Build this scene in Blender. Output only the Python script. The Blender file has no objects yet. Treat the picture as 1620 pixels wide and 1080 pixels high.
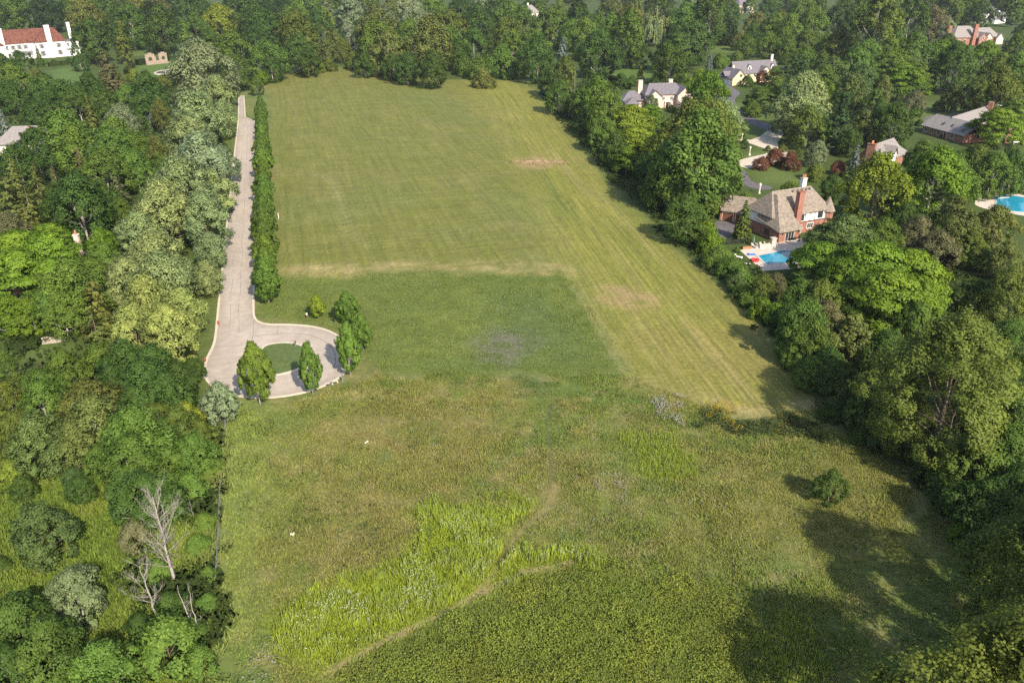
import bpy, math, random
import numpy as np
R = math.radians
PI = math.pi
C = bpy.context.scene.collection
SC = bpy.context.scene
# ------------------------------------------------------------------ survey
F, TH, HC = 1260.0, math.atan(620 / 1260), 66.0      # focal length, pitch and height of the drone that took the photograph
def gp(px, py, z=0.0):                                # point of the photograph -> place on the ground (or at height z)
    u = (px - 810) / F; v = (py - 540) / F
    d = (u, math.cos(TH) - v * math.sin(TH), -math.sin(TH) - v * math.cos(TH))
    t = (z - HC) / d[2]
    return d[0] * t, d[1] * t
def depth(x, y, z): return math.cos(TH) * y - math.sin(TH) * (z - HC)
def prj(x, y, z):
    d = depth(x, y, z)
    return 810 + F * x / d, 540 - F * (math.sin(TH) * y + math.cos(TH) * (z - HC)) / d
def gpl(s):                                           # "x,y x,y ..." -> list of ground points
    return [gp(*map(float, p.split(','))) for p in s.split()]
# ------------------------------------------------------------------ noise
_tab = np.random.RandomState(7).rand(512, 512)
def vn(x, y, sc, seed=0):
    x = np.asarray(x) / sc + seed * 37.7 + 1000; y = np.asarray(y) / sc + seed * 91.3 + 1000
    xi = np.floor(x).astype(int); yi = np.floor(y).astype(int)
    fx = x - xi; fy = y - yi
    fx = fx * fx * (3 - 2 * fx); fy = fy * fy * (3 - 2 * fy)
    g = lambda a, b: _tab[a % 512, b % 512]
    return (g(xi, yi) * (1 - fx) + g(xi + 1, yi) * fx) * (1 - fy) + (g(xi, yi + 1) * (1 - fx) + g(xi + 1, yi + 1) * fx) * fy
def fbm(x, y, sc, seed=0, o=4):
    r = 0; a = 1; t = 0
    for k in range(o):
        r = r + a * vn(x, y, sc / 2 ** k, seed + k); t += a; a *= .55
    return r / t
def sdist(x, y, P):                                   # signed distance to polygon P, negative inside
    x = np.asarray(x, float); y = np.asarray(y, float)
    d2 = np.full(x.shape, 1e18); ins = np.zeros(x.shape, bool)
    n = len(P)
    for i in range(n):
        (ax, ay), (bx, by) = P[i], P[(i + 1) % n]
        ex, ey = bx - ax, by - ay
        t = np.clip(((x - ax) * ex + (y - ay) * ey) / (ex * ex + ey * ey + 1e-12), 0, 1)
        d2 = np.minimum(d2, (x - ax - t * ex) ** 2 + (y - ay - t * ey) ** 2)
        c = (ay > y) != (by > y)
        with np.errstate(divide='ignore', invalid='ignore'):
            ins ^= c & (x < ex * (y - ay) / (by - ay + 1e-12) + ax)
    d = np.sqrt(d2)
    return np.where(ins, -d, d)
def ldist(x, y, P):
    d2 = np.full(np.shape(x), 1e18)
    for (ax, ay), (bx, by) in zip(P[:-1], P[1:]):
        ex, ey = bx - ax, by - ay
        t = np.clip(((x - ax) * ex + (y - ay) * ey) / (ex * ex + ey * ey + 1e-12), 0, 1)
        d2 = np.minimum(d2, (x - ax - t * ex) ** 2 + (y - ay - t * ey) ** 2)
    return np.sqrt(d2)
# ------------------------------------------------------------------ mesh helpers
def mesh_np(name, V, Fc, mats, attrs=None, smooth=False, mat_idx=None):
    V = np.ascontiguousarray(V, np.float32); Fc = np.ascontiguousarray(Fc, np.int32)
    k = Fc.shape[1]; me = bpy.data.meshes.new(name)
    me.vertices.add(len(V)); me.vertices.foreach_set('co', V.ravel())
    me.loops.add(Fc.size); me.loops.foreach_set('vertex_index', Fc.ravel())
    me.polygons.add(len(Fc))
    me.polygons.foreach_set('loop_start', np.arange(0, Fc.size, k, dtype=np.int32))
    me.polygons.foreach_set('loop_total', np.full(len(Fc), k, np.int32))
    if smooth: me.polygons.foreach_set('use_smooth', np.ones(len(Fc), bool))
    if mat_idx is not None: me.polygons.foreach_set('material_index', mat_idx.astype(np.int32))
    for an, (kind, dom, data) in (attrs or {}).items():
        a = me.attributes.new(an, kind, dom)
        a.data.foreach_set('value' if kind == 'FLOAT' else 'color', np.ascontiguousarray(data, np.float32).ravel())
    me.update(calc_edges=True)
    for m in (mats if isinstance(mats, (list, tuple)) else [mats]): me.materials.append(m)
    return me
class MB:                                             # collects boxes, prisms and tubes for ONE mesh
    def __init__(s): s.v = []; s.f = []
    def add(s, vs, fs):
        b = len(s.v); s.v += [tuple(p) for p in vs]; s.f += [tuple(i + b for i in f) for f in fs]; return s
    def box(s, x0, x1, y0, y1, z0, z1):
        return s.add([(x0, y0, z0), (x1, y0, z0), (x1, y1, z0), (x0, y1, z0), (x0, y0, z1), (x1, y0, z1), (x1, y1, z1), (x0, y1, z1)],
                     [(0, 3, 2, 1), (4, 5, 6, 7), (0, 1, 5, 4), (1, 2, 6, 5), (2, 3, 7, 6), (3, 0, 4, 7)])
    def extr(s, P, z0, z1):                           # vertical prism over polygon P
        a = sum(P[i][0] * P[(i + 1) % len(P)][1] - P[(i + 1) % len(P)][0] * P[i][1] for i in range(len(P)))
        if a < 0: P = P[::-1]
        n = len(P)
        return s.add([(x, y, z0) for x, y in P] + [(x, y, z1) for x, y in P],
                     [tuple(range(n))[::-1], tuple(range(n, 2 * n))] + [(i, (i + 1) % n, n + (i + 1) % n, n + i) for i in range(n)])
    def slab(s, q, th):                               # a thick sheet under quad or triangle q (given from above)
        n = len(q)
        return s.add(list(q) + [(x, y, z - th) for x, y, z in q],
                     [tuple(range(n)), tuple(range(n, 2 * n))[::-1]] + [((i + 1) % n, i, n + i, n + (i + 1) % n) for i in range(n)])
    def tube(s, pts, rad, n=6):
        b = len(s.v); m = len(pts)
        for i in range(m):
            p = np.array(pts[i], float); a = np.array(pts[max(i - 1, 0)], float); c = np.array(pts[min(i + 1, m - 1)], float)
            d = c - a; d /= np.linalg.norm(d) + 1e-9
            u = np.cross(d, (0.3, 1, 0.1)); u /= np.linalg.norm(u) + 1e-9; w = np.cross(d, u)
            for j in range(n):
                q = p + rad[i] * (math.cos(2 * PI * j / n) * u + math.sin(2 * PI * j / n) * w)
                s.v.append(tuple(q))
        for i in range(m - 1):
            for j in range(n):
                s.f.append((b + i * n + j, b + i * n + (j + 1) % n, b + (i + 1) * n + (j + 1) % n, b + (i + 1) * n + j))
        s.f.append(tuple(b + j for j in range(n))[::-1]); s.f.append(tuple(b + (m - 1) * n + j for j in range(n)))
        return s
    def lathe(s, prof, n=12, cx=0, cy=0):
        return s.tube([(cx, cy, z + i * 1e-5) for i, (r, z) in enumerate(prof)], [max(r, .002) for r, z in prof], n)
    def mesh(s, name, mat, smooth=False):
        me = bpy.data.meshes.new(name); me.from_pydata(s.v, [], s.f); me.update()
        if smooth:
            for p in me.polygons: p.use_smooth = True
        me.materials.append(mat); return me
def obj(name, me, parent=None, loc=None, rz=0):
    o = bpy.data.objects.new(name, me); C.objects.link(o)
    if parent is not None: o.parent = parent
    if loc is not None: o.location = loc
    if rz: o.rotation_euler = (0, 0, rz)
    return o
def part(name, mb, mat, parent=None, label=None, smooth=False):
    o = obj(name, mb.mesh(name, mat, smooth), parent)
    if label: o['label'] = label
    return o
def tag(o, label, cat, group=None, kind=None):
    if label: o['label'] = label
    if cat: o['category'] = cat
    if group: o['group'] = group
    if kind: o['kind'] = kind
    return o
def thing(name, label, cat, loc=(0, 0, 0), rz=0, group=None):
    o = bpy.data.objects.new(name, None); C.objects.link(o); o.empty_display_size = .3
    o.location = loc; o.rotation_euler = (0, 0, rz)
    return tag(o, label, cat, group)
def struct(o, label=None, kind='structure'):
    o['kind'] = kind
    if label: o['label'] = label
    return o
# ------------------------------------------------------------------ materials
def mat(name, col, rough=.85, spec=.25, var=.18, sc=3.0, bump=0.0, bsc=8.0, metal=0.0, coat=None):
    m = bpy.data.materials.new(name); m.use_nodes = True; nt = m.node_tree; N = nt.nodes; L = nt.links
    b = N['Principled BSDF']; b.inputs['Roughness'].default_value = rough; b.inputs['Specular IOR Level'].default_value = spec
    b.inputs['Metallic'].default_value = metal
    tc = N.new('ShaderNodeTexCoord')
    n = N.new('ShaderNodeTexNoise'); n.inputs['Scale'].default_value = sc; n.inputs['Detail'].default_value = 5
    L.new(tc.outputs['Object'], n.inputs['Vector'])
    r = N.new('ShaderNodeMapRange'); r.inputs['From Min'].default_value = .25; r.inputs['From Max'].default_value = .75
    r.inputs['To Min'].default_value = 1 - var; r.inputs['To Max'].default_value = 1 + var
    L.new(n.outputs['Fac'], r.inputs['Value'])
    mx = N.new('ShaderNodeVectorMath'); mx.operation = 'SCALE'; mx.inputs[0].default_value = col[:3]
    L.new(r.outputs['Result'], mx.inputs['Scale']); L.new(mx.outputs[0], b.inputs['Base Color'])
    if bump:
        n2 = N.new('ShaderNodeTexNoise'); n2.inputs['Scale'].default_value = bsc; n2.inputs['Detail'].default_value = 4
        L.new(tc.outputs['Object'], n2.inputs['Vector'])
        bp = N.new('ShaderNodeBump'); bp.inputs['Strength'].default_value = bump; bp.inputs['Distance'].default_value = .1
        L.new(n2.outputs['Fac'], bp.inputs['Height']); L.new(bp.outputs[0], b.inputs['Normal'])
    return m
def brick_mat(name, c1, c2, mortar, sc=1.0, w=.5, h=.14):
    m = bpy.data.materials.new(name); m.use_nodes = True; nt = m.node_tree; N = nt.nodes; L = nt.links
    b = N['Principled BSDF']; b.inputs['Roughness'].default_value = .9; b.inputs['Specular IOR Level'].default_value = .2
    tc = N.new('ShaderNodeTexCoord'); sp = N.new('ShaderNodeSeparateXYZ'); L.new(tc.outputs['Object'], sp.inputs[0])
    ad = N.new('ShaderNodeMath'); ad.operation = 'ADD'; L.new(sp.outputs[0], ad.inputs[0]); L.new(sp.outputs[1], ad.inputs[1])
    cb = N.new('ShaderNodeCombineXYZ'); L.new(ad.outputs[0], cb.inputs[0]); L.new(sp.outputs[2], cb.inputs[1])
    t = N.new('ShaderNodeTexBrick'); L.new(cb.outputs[0], t.inputs['Vector'])
    t.inputs['Scale'].default_value = sc; t.inputs['Brick Width'].default_value = w; t.inputs['Row Height'].default_value = h
    t.inputs['Mortar Size'].default_value = .012
    t.inputs['Color1'].default_value = (*c1, 1); t.inputs['Color2'].default_value = (*c2, 1); t.inputs['Mortar'].default_value = (*mortar, 1)
    n = N.new('ShaderNodeTexNoise'); n.inputs['Scale'].default_value = .8; n.inputs['Detail'].default_value = 5
    L.new(tc.outputs['Object'], n.inputs['Vector'])
    r = N.new('ShaderNodeMapRange'); r.inputs['To Min'].default_value = .6; r.inputs['To Max'].default_value = 1.4; L.new(n.outputs['Fac'], r.inputs['Value'])
    mx = N.new('ShaderNodeVectorMath'); mx.operation = 'SCALE'; L.new(t.outputs['Color'], mx.inputs[0]); L.new(r.outputs[0], mx.inputs['Scale'])
    L.new(mx.outputs[0], b.inputs['Base Color']); return m
def leaf_mat():
    m = bpy.data.materials.new('foliage'); m.use_nodes = True; nt = m.node_tree; N = nt.nodes; L = nt.links
    b = N['Principled BSDF']; out = N['Material Output']
    b.inputs['Roughness'].default_value = .6; b.inputs['Specular IOR Level'].default_value = .14
    oi = N.new('ShaderNodeObjectInfo'); at = N.new('ShaderNodeAttribute'); at.attribute_name = 'tone'
    hs = N.new('ShaderNodeHueSaturation'); L.new(oi.outputs['Color'], hs.inputs['Color'])
    v = N.new('ShaderNodeMapRange'); v.inputs['To Min'].default_value = .55; v.inputs['To Max'].default_value = 1.45; L.new(at.outputs['Fac'], v.inputs['Value'])
    h = N.new('ShaderNodeMapRange'); h.inputs['To Min'].default_value = .515; h.inputs['To Max'].default_value = .485; L.new(at.outputs['Fac'], h.inputs['Value'])
    L.new(v.outputs[0], hs.inputs['Value']); L.new(h.outputs[0], hs.inputs['Hue'])
    L.new(hs.outputs[0], b.inputs['Base Color'])
    tr = N.new('ShaderNodeBsdfTranslucent'); L.new(hs.outputs[0], tr.inputs['Color'])
    mx = N.new('ShaderNodeMixShader'); mx.inputs[0].default_value = .4
    L.new(b.outputs[0], mx.inputs[1]); L.new(tr.outputs[0], mx.inputs[2]); L.new(mx.outputs[0], out.inputs['Surface'])
    return m
def attr_mat(name, var=.25, sc=1.2, rough=.9, transl=0.0, bump=0.0, lines=()):
    m = bpy.data.materials.new(name); m.use_nodes = True; nt = m.node_tree; N = nt.nodes; L = nt.links
    b = N['Principled BSDF']; b.inputs['Roughness'].default_value = rough; b.inputs['Specular IOR Level'].default_value = .12
    at = N.new('ShaderNodeAttribute'); at.attribute_name = 'col'
    src = at.outputs['Color']
    if var:
        tc = N.new('ShaderNodeTexCoord')
        n = N.new('ShaderNodeTexNoise'); n.inputs['Scale'].default_value = sc; n.inputs['Detail'].default_value = 7; n.inputs['Roughness'].default_value = .7
        L.new(tc.outputs['Object'], n.inputs['Vector'])
        r = N.new('ShaderNodeMapRange'); r.inputs['From Min'].default_value = .3; r.inputs['From Max'].default_value = .7
        r.inputs['To Min'].default_value = 1 - var; r.inputs['To Max'].default_value = 1 + var; L.new(n.outputs['Fac'], r.inputs['Value'])
        mx = N.new('ShaderNodeVectorMath'); mx.operation = 'SCALE'; L.new(src, mx.inputs[0]); L.new(r.outputs[0], mx.inputs['Scale'])
        src = mx.outputs[0]
        for an, ang, fine, amp in lines:              # cutting lines left by the mower, where the grass is mown
            rt = N.new('ShaderNodeVectorRotate'); rt.rotation_type = 'Z_AXIS'; rt.inputs['Angle'].default_value = ang; L.new(tc.outputs['Object'], rt.inputs['Vector'])
            mp = N.new('ShaderNodeMapping'); mp.inputs['Scale'].default_value = (fine, .035, 1); L.new(rt.outputs[0], mp.inputs['Vector'])
            n3 = N.new('ShaderNodeTexNoise'); n3.inputs['Scale'].default_value = 1; n3.inputs['Detail'].default_value = 4; n3.inputs['Roughness'].default_value = .65; L.new(mp.outputs[0], n3.inputs['Vector'])
            sb = N.new('ShaderNodeMath'); sb.operation = 'SUBTRACT'; L.new(n3.outputs['Fac'], sb.inputs[0]); sb.inputs[1].default_value = .5
            am = N.new('ShaderNodeAttribute'); am.attribute_name = an
            mu = N.new('ShaderNodeMath'); mu.operation = 'MULTIPLY'; L.new(sb.outputs[0], mu.inputs[0]); L.new(am.outputs['Fac'], mu.inputs[1])
            ma = N.new('ShaderNodeMath'); ma.operation = 'MULTIPLY_ADD'; L.new(mu.outputs[0], ma.inputs[0]); ma.inputs[1].default_value = amp; ma.inputs[2].default_value = 1
            cm = N.new('ShaderNodeCombineXYZ'); m2 = N.new('ShaderNodeMath'); m2.operation = 'MULTIPLY_ADD'; L.new(mu.outputs[0], m2.inputs[0]); m2.inputs[1].default_value = amp * 1.25; m2.inputs[2].default_value = 1
            L.new(m2.outputs[0], cm.inputs[0]); L.new(ma.outputs[0], cm.inputs[1]); L.new(ma.outputs[0], cm.inputs[2])
            vm = N.new('ShaderNodeVectorMath'); vm.operation = 'MULTIPLY'; L.new(src, vm.inputs[0]); L.new(cm.outputs[0], vm.inputs[1]); src = vm.outputs[0]
        if bump:
            bp = N.new('ShaderNodeBump'); bp.inputs['Strength'].default_value = bump; bp.inputs['Distance'].default_value = .25
            L.new(n.outputs['Fac'], bp.inputs['Height']); L.new(bp.outputs[0], b.inputs['Normal'])
    L.new(src, b.inputs['Base Color'])
    if transl:
        tr = N.new('ShaderNodeBsdfTranslucent'); L.new(src, tr.inputs['Color']); mxs = N.new('ShaderNodeMixShader'); mxs.inputs[0].default_value = transl
        L.new(b.outputs[0], mxs.inputs[1]); L.new(tr.outputs[0], mxs.inputs[2]); L.new(mxs.outputs[0], N['Material Output'].inputs['Surface'])
    return m
BD_PX = ((960, 290), (1290, 640)); RD_PX = ((377, 192), (345, 493))       # along the right-hand cutting lines, along the road
def _ang(p): a, b = gp(*p[0]), gp(*p[1]); return math.atan2(a[1] - b[1], a[0] - b[0])
M = dict(
    leaf=leaf_mat(),
    bark=mat('bark', (.16, .125, .09), var=.4, sc=2, bump=.6, bsc=6),
    palebark=mat('pale_bark', (.36, .32, .27), var=.3, sc=2, bump=.4),
    deadwood=mat('bleached_wood', (.29, .255, .22), var=.35, sc=1.5, bump=.5),
    turf=attr_mat('turf', var=.34, sc=1.3, bump=.5, lines=(('band', R(90) - _ang(BD_PX), 1.5, 1.5), ('rows', R(90) - _ang(RD_PX), .75, .8), ('rows', -_ang(RD_PX), .8, .7))),
    blade=attr_mat('grass_blades', var=0, transl=.42),
    road=attr_mat('weathered_concrete', var=.10, sc=.6),
    kerb=mat('kerb_concrete', (.50, .43, .33), var=.15, sc=2),
    tar=mat('tar_seal', (.24, .20, .175), var=.3, sc=3),
    asphalt=mat('asphalt', (.12, .105, .11), var=.3, sc=.5),
    concrete=mat('drive_concrete', (.48, .41, .32), var=.2, sc=.5),
    paving=mat('pool_paving', (.50, .42, .35), var=.2, sc=1.5),
    stone=mat('stone', (.45, .38, .32), var=.25, sc=2),
    white=mat('white_paint', (.80, .77, .72), var=.06, sc=1),
    cream=mat('cream_trim', (.66, .60, .48), var=.08, sc=1),
    pink=mat('pink_stucco', (.62, .45, .37), var=.10, sc=1),
    yellow=mat('yellow_clapboard', (.66, .53, .29), var=.08, sc=1),
    brick=brick_mat('red_brick', (.29, .105, .065), (.22, .08, .05), (.33, .26, .21)),
    oldbrick=brick_mat('old_brick', (.29, .21, .16), (.21, .15, .11), (.40, .34, .27)),
    timber=mat('dark_timber', (.045, .035, .03), var=.2, sc=3),
    redwood=mat('stained_wood', (.13, .055, .03), var=.25, sc=3),
    shake=mat('cedar_shakes', (.205, .165, .13), var=.4, sc=1.6, bump=.5, bsc=3),
    slate=mat('slate_roof', (.14, .125, .135), var=.25, sc=1.2, bump=.4, bsc=4),
    greyroof=mat('grey_shingles', (.215, .19, .175), var=.25, sc=1.4, bump=.4, bsc=4),
    tile=mat('clay_tiles', (.125, .047, .032), var=.4, sc=.6, bump=.4, bsc=4),
    glass=mat('window_glass', (.03, .036, .042), rough=.12, spec=.6, var=.2, sc=.7),
    metal=mat('grey_metal', (.17, .17, .16), rough=.5, metal=.2, var=.1),
    iron=mat('black_iron', (.025, .025, .028), rough=.5, var=.1),
    red=mat('red_paint', (.26, .06, .04), rough=.5, var=.15),
    redvinyl=mat('red_vinyl', (.55, .04, .04), rough=.35, var=.1),
    bluevinyl=mat('blue_vinyl', (.05, .16, .45), rough=.35, var=.1),
    canvas=mat('green_canvas', (.10, .16, .13), var=.15),
    cushion=mat('tan_cushion', (.42, .34, .27), var=.12),
    terracotta=mat('terracotta', (.40, .17, .08), var=.15),
    pool=mat('pool_water', (.015, .24, .36), rough=.06, spec=.6, var=.25, sc=.35, bump=.12, bsc=2.5),
    pond=mat('dark_pond_water', (.045, .05, .05), rough=.1, spec=.5, var=.3, sc=.6),
    poolcover=mat('pool_shallow', (.30, .42, .42), rough=.1, var=.1),
    carpaint=mat('grey_car_paint', (.10, .105, .12), rough=.3, spec=.5, var=.05),
    whitecar=mat('white_car_paint', (.70, .70, .70), rough=.3, spec=.5, var=.03),
    rubber=mat('black_rubber', (.02, .02, .02), var=.1),
    soil=mat('bare_soil', (.24, .17, .10), var=.4, sc=1.5, bump=.8),
    mulch=mat('red_mulch', (.20, .07, .035), var=.4, sc=2, bump=.8),
)
# ------------------------------------------------------------------ light and camera
w = bpy.data.worlds.new('World'); SC.world = w; w.use_nodes = True
sk = w.node_tree.nodes.new('ShaderNodeTexSky'); sk.sky_type = 'NISHITA'; sk.sun_disc = False
SUN_EL, SUN_AZ = R(37), R(152)
sk.sun_elevation = SUN_EL; sk.sun_rotation = SUN_AZ; sk.air_density = 1.0; sk.dust_density = 1.5
bg = w.node_tree.nodes['Background']; bg.inputs['Strength'].default_value = .15
w.node_tree.links.new(sk.outputs[0], bg.inputs['Color'])
sl = bpy.data.lights.new('sun', 'SUN'); sl.energy = 4.6; sl.angle = R(.5); sl.color = (1, .92, .78)
so = bpy.data.objects.new('sun', sl); C.objects.link(so); so.location = (0, 0, 200)
so.rotation_euler = (PI / 2 - SUN_EL, 0, PI - SUN_AZ)
cd = bpy.data.cameras.new('camera'); cam = bpy.data.objects.new('camera', cd); C.objects.link(cam)
cd.sensor_width = 36; cd.lens = 36 * F / 1620; cd.clip_end = 8000; cd.clip_start = .5
cam.location = (0, 0, HC); cam.rotation_euler = (PI / 2 - TH, 0, 0)
SC.camera = cam
SC.view_settings.view_transform = 'Standard'; SC.view_settings.look = 'None'; SC.view_settings.exposure = 0.80; SC.view_settings.gamma = 1
SC.render.engine = 'CYCLES'; SC.cycles.max_bounces = 6; SC.cycles.diffuse_bounces = 4; SC.cycles.transmission_bounces = 3
SC.cycles.use_adaptive_sampling = True; SC.cycles.adaptive_threshold = .008
# ------------------------------------------------------------------ ground colours (what grows where)
PLY = {k: gpl(v) for k, v in dict(
    clear="345,1180 343,1000 345,900 347,780 352,700 366,652 330,620 318,585 322,560 330,520 350,330 368,210 376,150 420,112 560,105 690,126 830,126 860,150 905,210 965,290 1055,380 1125,440 1195,500 1245,570 1290,640 1400,725 1500,810 1540,860 1560,960 1650,1000 1700,1180",
    mown="425,113 560,106 690,127 825,127 850,150 900,210 960,290 1050,380 1120,440 1190,500 1240,570 1290,640 1200,656 1110,640 1040,615 1000,590 960,535 925,480 890,430 840,425 640,427 440,434 436,300 432,200",
    band="740,130 830,126 860,150 905,210 965,290 1055,380 1125,440 1195,500 1245,570 1292,645 1200,660 1110,642 1040,616 1000,590 950,520 915,460 880,400 850,320 820,240",
    bandlow="930,470 1060,430 1180,510 1240,570 1292,645 1200,660 1110,642 1040,616 1000,590",
    mid="436,436 640,429 840,427 890,432 930,490 965,545 975,590 900,600 800,590 700,600 620,590 575,570 560,530 540,515 470,508 420,505 405,490 405,440",
    teal="560,560 700,520 830,480 900,560 800,590 700,605 600,600",
    verge="322,640 335,560 338,520 346,480 358,330 372,210 376,150 370,150 355,230 335,330 310,440 300,560",
    strip="350,640 420,640 405,700 400,800 395,900 385,1000 345,1090 345,900 350,760",
    brown1="440,650 560,660 690,640 760,620 850,640 900,700 860,800 800,790 640,800 520,790 430,750",
    brown2="395,830 470,800 560,810 640,830 600,890 480,930 400,960 380,900",
    brown3="860,690 1000,640 1180,700 1280,800 1220,900 1060,895 900,870 850,800",
    ygreen="990,690 1060,680 1100,720 1080,755 1000,740",
    lower="1180,760 1300,720 1420,760 1480,820 1440,900 1280,900 1200,860",
    gold="500,1110 545,1060 610,1018 700,972 770,940 850,917 960,893 1060,908 1150,935 1195,962 1225,1000 1245,1110",
    weeds="432,985 470,945 560,912 640,885 665,845 645,812 700,800 770,806 845,792 815,822 760,842 800,872 870,868 945,872 935,898 850,908 765,935 650,985 560,1035 500,1055 455,1040",
    rough="-80,1120 -80,720 60,730 200,760 300,740 352,690 345,900 343,1120",
    dirt1="822,250 860,244 888,256 875,268 840,268 820,262", dirt2="955,450 1000,455 1035,480 1020,496 985,490 950,470",
    dirt3="735,168 748,165 756,178 745,182", dirt4="770,180 800,175 815,185 800,192 780,190",
    edge1="1020,600 1110,632 1200,645 1285,632 1292,650 1200,664 1110,648 1030,620",
    edge2="440,420 640,414 840,414 900,424 905,436 840,431 640,433 440,441",
    reeds="745,545 775,520 830,525 845,550 810,575 760,570", reeds2="830,600 860,600 870,622 840,625",
    lawnA="75,140 80,112 110,105 140,120 145,130 120,140", lawnB="205,118 215,98 290,95 300,115 260,125", lawnC="205,88 225,78 290,82 262,90",
    lawnD="955,128 980,98 1050,95 1040,125 990,140", lawnE="1105,80 1150,60 1215,62 1200,78 1150,85", lawnF="1160,160 1210,168 1235,195 1200,225 1150,200",
    lawnG="1165,246 1215,232 1230,244 1190,256", lawnH="1185,262 1260,262 1270,290 1210,296", lawnI="1440,190 1470,160 1540,165 1520,200 1460,205",
    lawnJ="20,555 110,545 130,560 40,575", lawnK="1590,240 1625,225 1625,290 1560,300", lawnL="1255,50 1300,20 1360,30 1340,60").items()}
RDIR = np.array(gp(377, 192)) - np.array(gp(345, 493)); RDIR /= np.linalg.norm(RDIR)
BDIR = np.array(gp(960, 290)) - np.array(gp(1290, 640)); BDIR /= np.linalg.norm(BDIR)
TRACKS = [gpl(s) for s in ("500,276 520,286 535,310 540,335 548,362 560,382", "511,276 532,292 543,318 550,345 562,368 585,392", "872,640 868,665 868,700 872,740 875,780", "1440,742 1460,775 1462,805 1440,828", "1425,745 1448,780 1450,808 1430,826", "905,452 950,530 985,585 1020,612", "918,455 962,530 1000,585", "880,1000 760,935 860,800 900,770")]
PATHS = gpl("520,1062 600,1018 690,975 770,935 830,905 905,890"); PATH2 = gpl("760,935 795,885 825,840 870,800 880,770")
def mix(c, m, col): return c * (1 - m[:, None]) + np.array(col)[None, :] * m[:, None]
def ground_col(x, y):
    x = np.asarray(x, float); y = np.asarray(y, float)
    wob = (fbm(x, y, 9, 3, 3) - .5); wob2 = (fbm(x, y, 2.2, 5, 2) - .5)
    n1 = fbm(x, y, 22, 11, 4); n2 = fbm(x, y, 5, 23, 3); n3 = fbm(x, y, 1.6, 29, 2); n4 = fbm(x, y, 60, 41, 3)
    def mk(k, soft=1.5, warp=4.0):
        s = 1 + y / 400.
        return np.clip(.5 - (sdist(x, y, PLY[k]) + wob * warp * s + wob2 * warp * .4) / (2 * soft * s), 0, 1)
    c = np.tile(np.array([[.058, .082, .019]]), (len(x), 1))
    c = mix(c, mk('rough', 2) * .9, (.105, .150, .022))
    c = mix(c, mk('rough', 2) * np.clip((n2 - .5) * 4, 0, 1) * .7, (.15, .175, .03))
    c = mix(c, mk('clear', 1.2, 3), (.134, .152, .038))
    inn = mk('clear', 1.2, 3)
    # wild meadow: patches of olive, straw and green
    c = mix(c, inn * np.clip((n1 - .42) * 3.5, 0, 1) * .6, (.150, .132, .048))
    c = mix(c, inn * np.clip((.50 - n1) * 4.5, 0, 1) * .7, (.090, .125, .034))
    c = mix(c, inn * np.clip((n2 - .55) * 5, 0, 1) * .5, (.165, .155, .06))
    m3 = fbm(x, y, 3.2, 91, 3); m4 = fbm(x, y, 2.4, 97, 3)
    c = mix(c, inn * np.clip((m3 - .54) * 7, 0, 1) * .6, (.082, .125, .030))
    c = mix(c, inn * np.clip((m4 - .56) * 7, 0, 1) * .55, (.205, .180, .075))
    c = mix(c, mk('brown1', 6, 9) * np.clip(n2 * 1.6 - .2, 0, 1) * .5, (.172, .140, .054))
    c = mix(c, mk('brown2', 5, 8) * np.clip(n2 * 1.7 - .2, 0, 1) * .6, (.140, .116, .044))
    c = mix(c, mk('brown3', 7, 9) * np.clip(n2 * 1.4 - .2, 0, 1) * .45, (.158, .142, .050))
    c = mix(c, mk('lower', 5, 7) * .7, (.150, .145, .042))
    c = mix(c, mk('ygreen', 2, 4) * np.clip(n3 * 2 - .3, 0, 1) * .85, (.145, .190, .028))
    c = mix(c, mk('strip', 2.5, 3) * .95, (.140, .172, .046))
    c = mix(c, mk('mid', 1.0, 1.2) * .92, (.096, .124, .028))
    c = mix(c, mk('mid', 1.2, 2) * np.clip((n2 - .5) * 4, 0, 1) * .6, (.130, .150, .034))
    c = mix(c, mk('teal', 8, 12) * np.clip((.62 - n1) * 3, 0, 1) * .55, (.075, .115, .052))
    c = mix(c, mk('reeds', 2, 4) * np.clip(n3 * 2.4 - .5, 0, 1) * .75, (.125, .118, .090))
    c = mix(c, mk('reeds2', 2, 4) * .7, (.055, .085, .035))
    c = mix(c, mk('gold', 3, 4) * .8, (.110, .140, .032))
    c = mix(c, mk('weeds', 1.5, 3) * .9, (.165, .200, .020))
    # mown hay field
    mw = mk('mown', .8, .8); bd = mk('band', 5, 5)
    c = mix(c, mw, (.136, .140, .030))
    pr_ = x * RDIR[1] - y * RDIR[0]; al = x * RDIR[0] + y * RDIR[1]
    st = vn(pr_, al, 1.0, 51) * .5 + vn(pr_ / 1.7, al / 60, 1, 53) * .9 + vn(pr_ / 45, al / 1.6, 1, 57) * .7
    c = mix(c, mw * np.clip((st - 1.05) * 1.1, 0, 1) * .6, (.170, .165, .058))
    c = mix(c, mw * np.clip((.95 - st) * 1.1, 0, 1) * .5, (.092, .118, .030))
    c = mix(c, mw * np.clip((n1 - .55) * 4, 0, 1) * .45, (.165, .150, .055))
    c = mix(c, mw * np.clip((.45 - n4) * 5, 0, 1) * .4, (.105, .135, .042))
    pb = x * BDIR[1] - y * BDIR[0]; ab = x * BDIR[0] + y * BDIR[1]
    sb = vn(pb / 1.5, ab / 70, 1, 61) * 1.0 + vn(pb / .8, ab / 25, 1, 67) * .6 + vn(pb / 5, ab / 60, 1, 71) * .6
    c = mix(c, mw * bd * .75, (.188, .184, .034))
    c = mix(c, mw * bd * np.clip((sb - 1.15) * 1.6, 0, 1) * .75, (.225, .195, .068))
    c = mix(c, mw * bd * np.clip((1.05 - sb) * 1.6, 0, 1) * .7, (.100, .120, .028))
    lowb = mk('bandlow', 7, 8)
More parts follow.
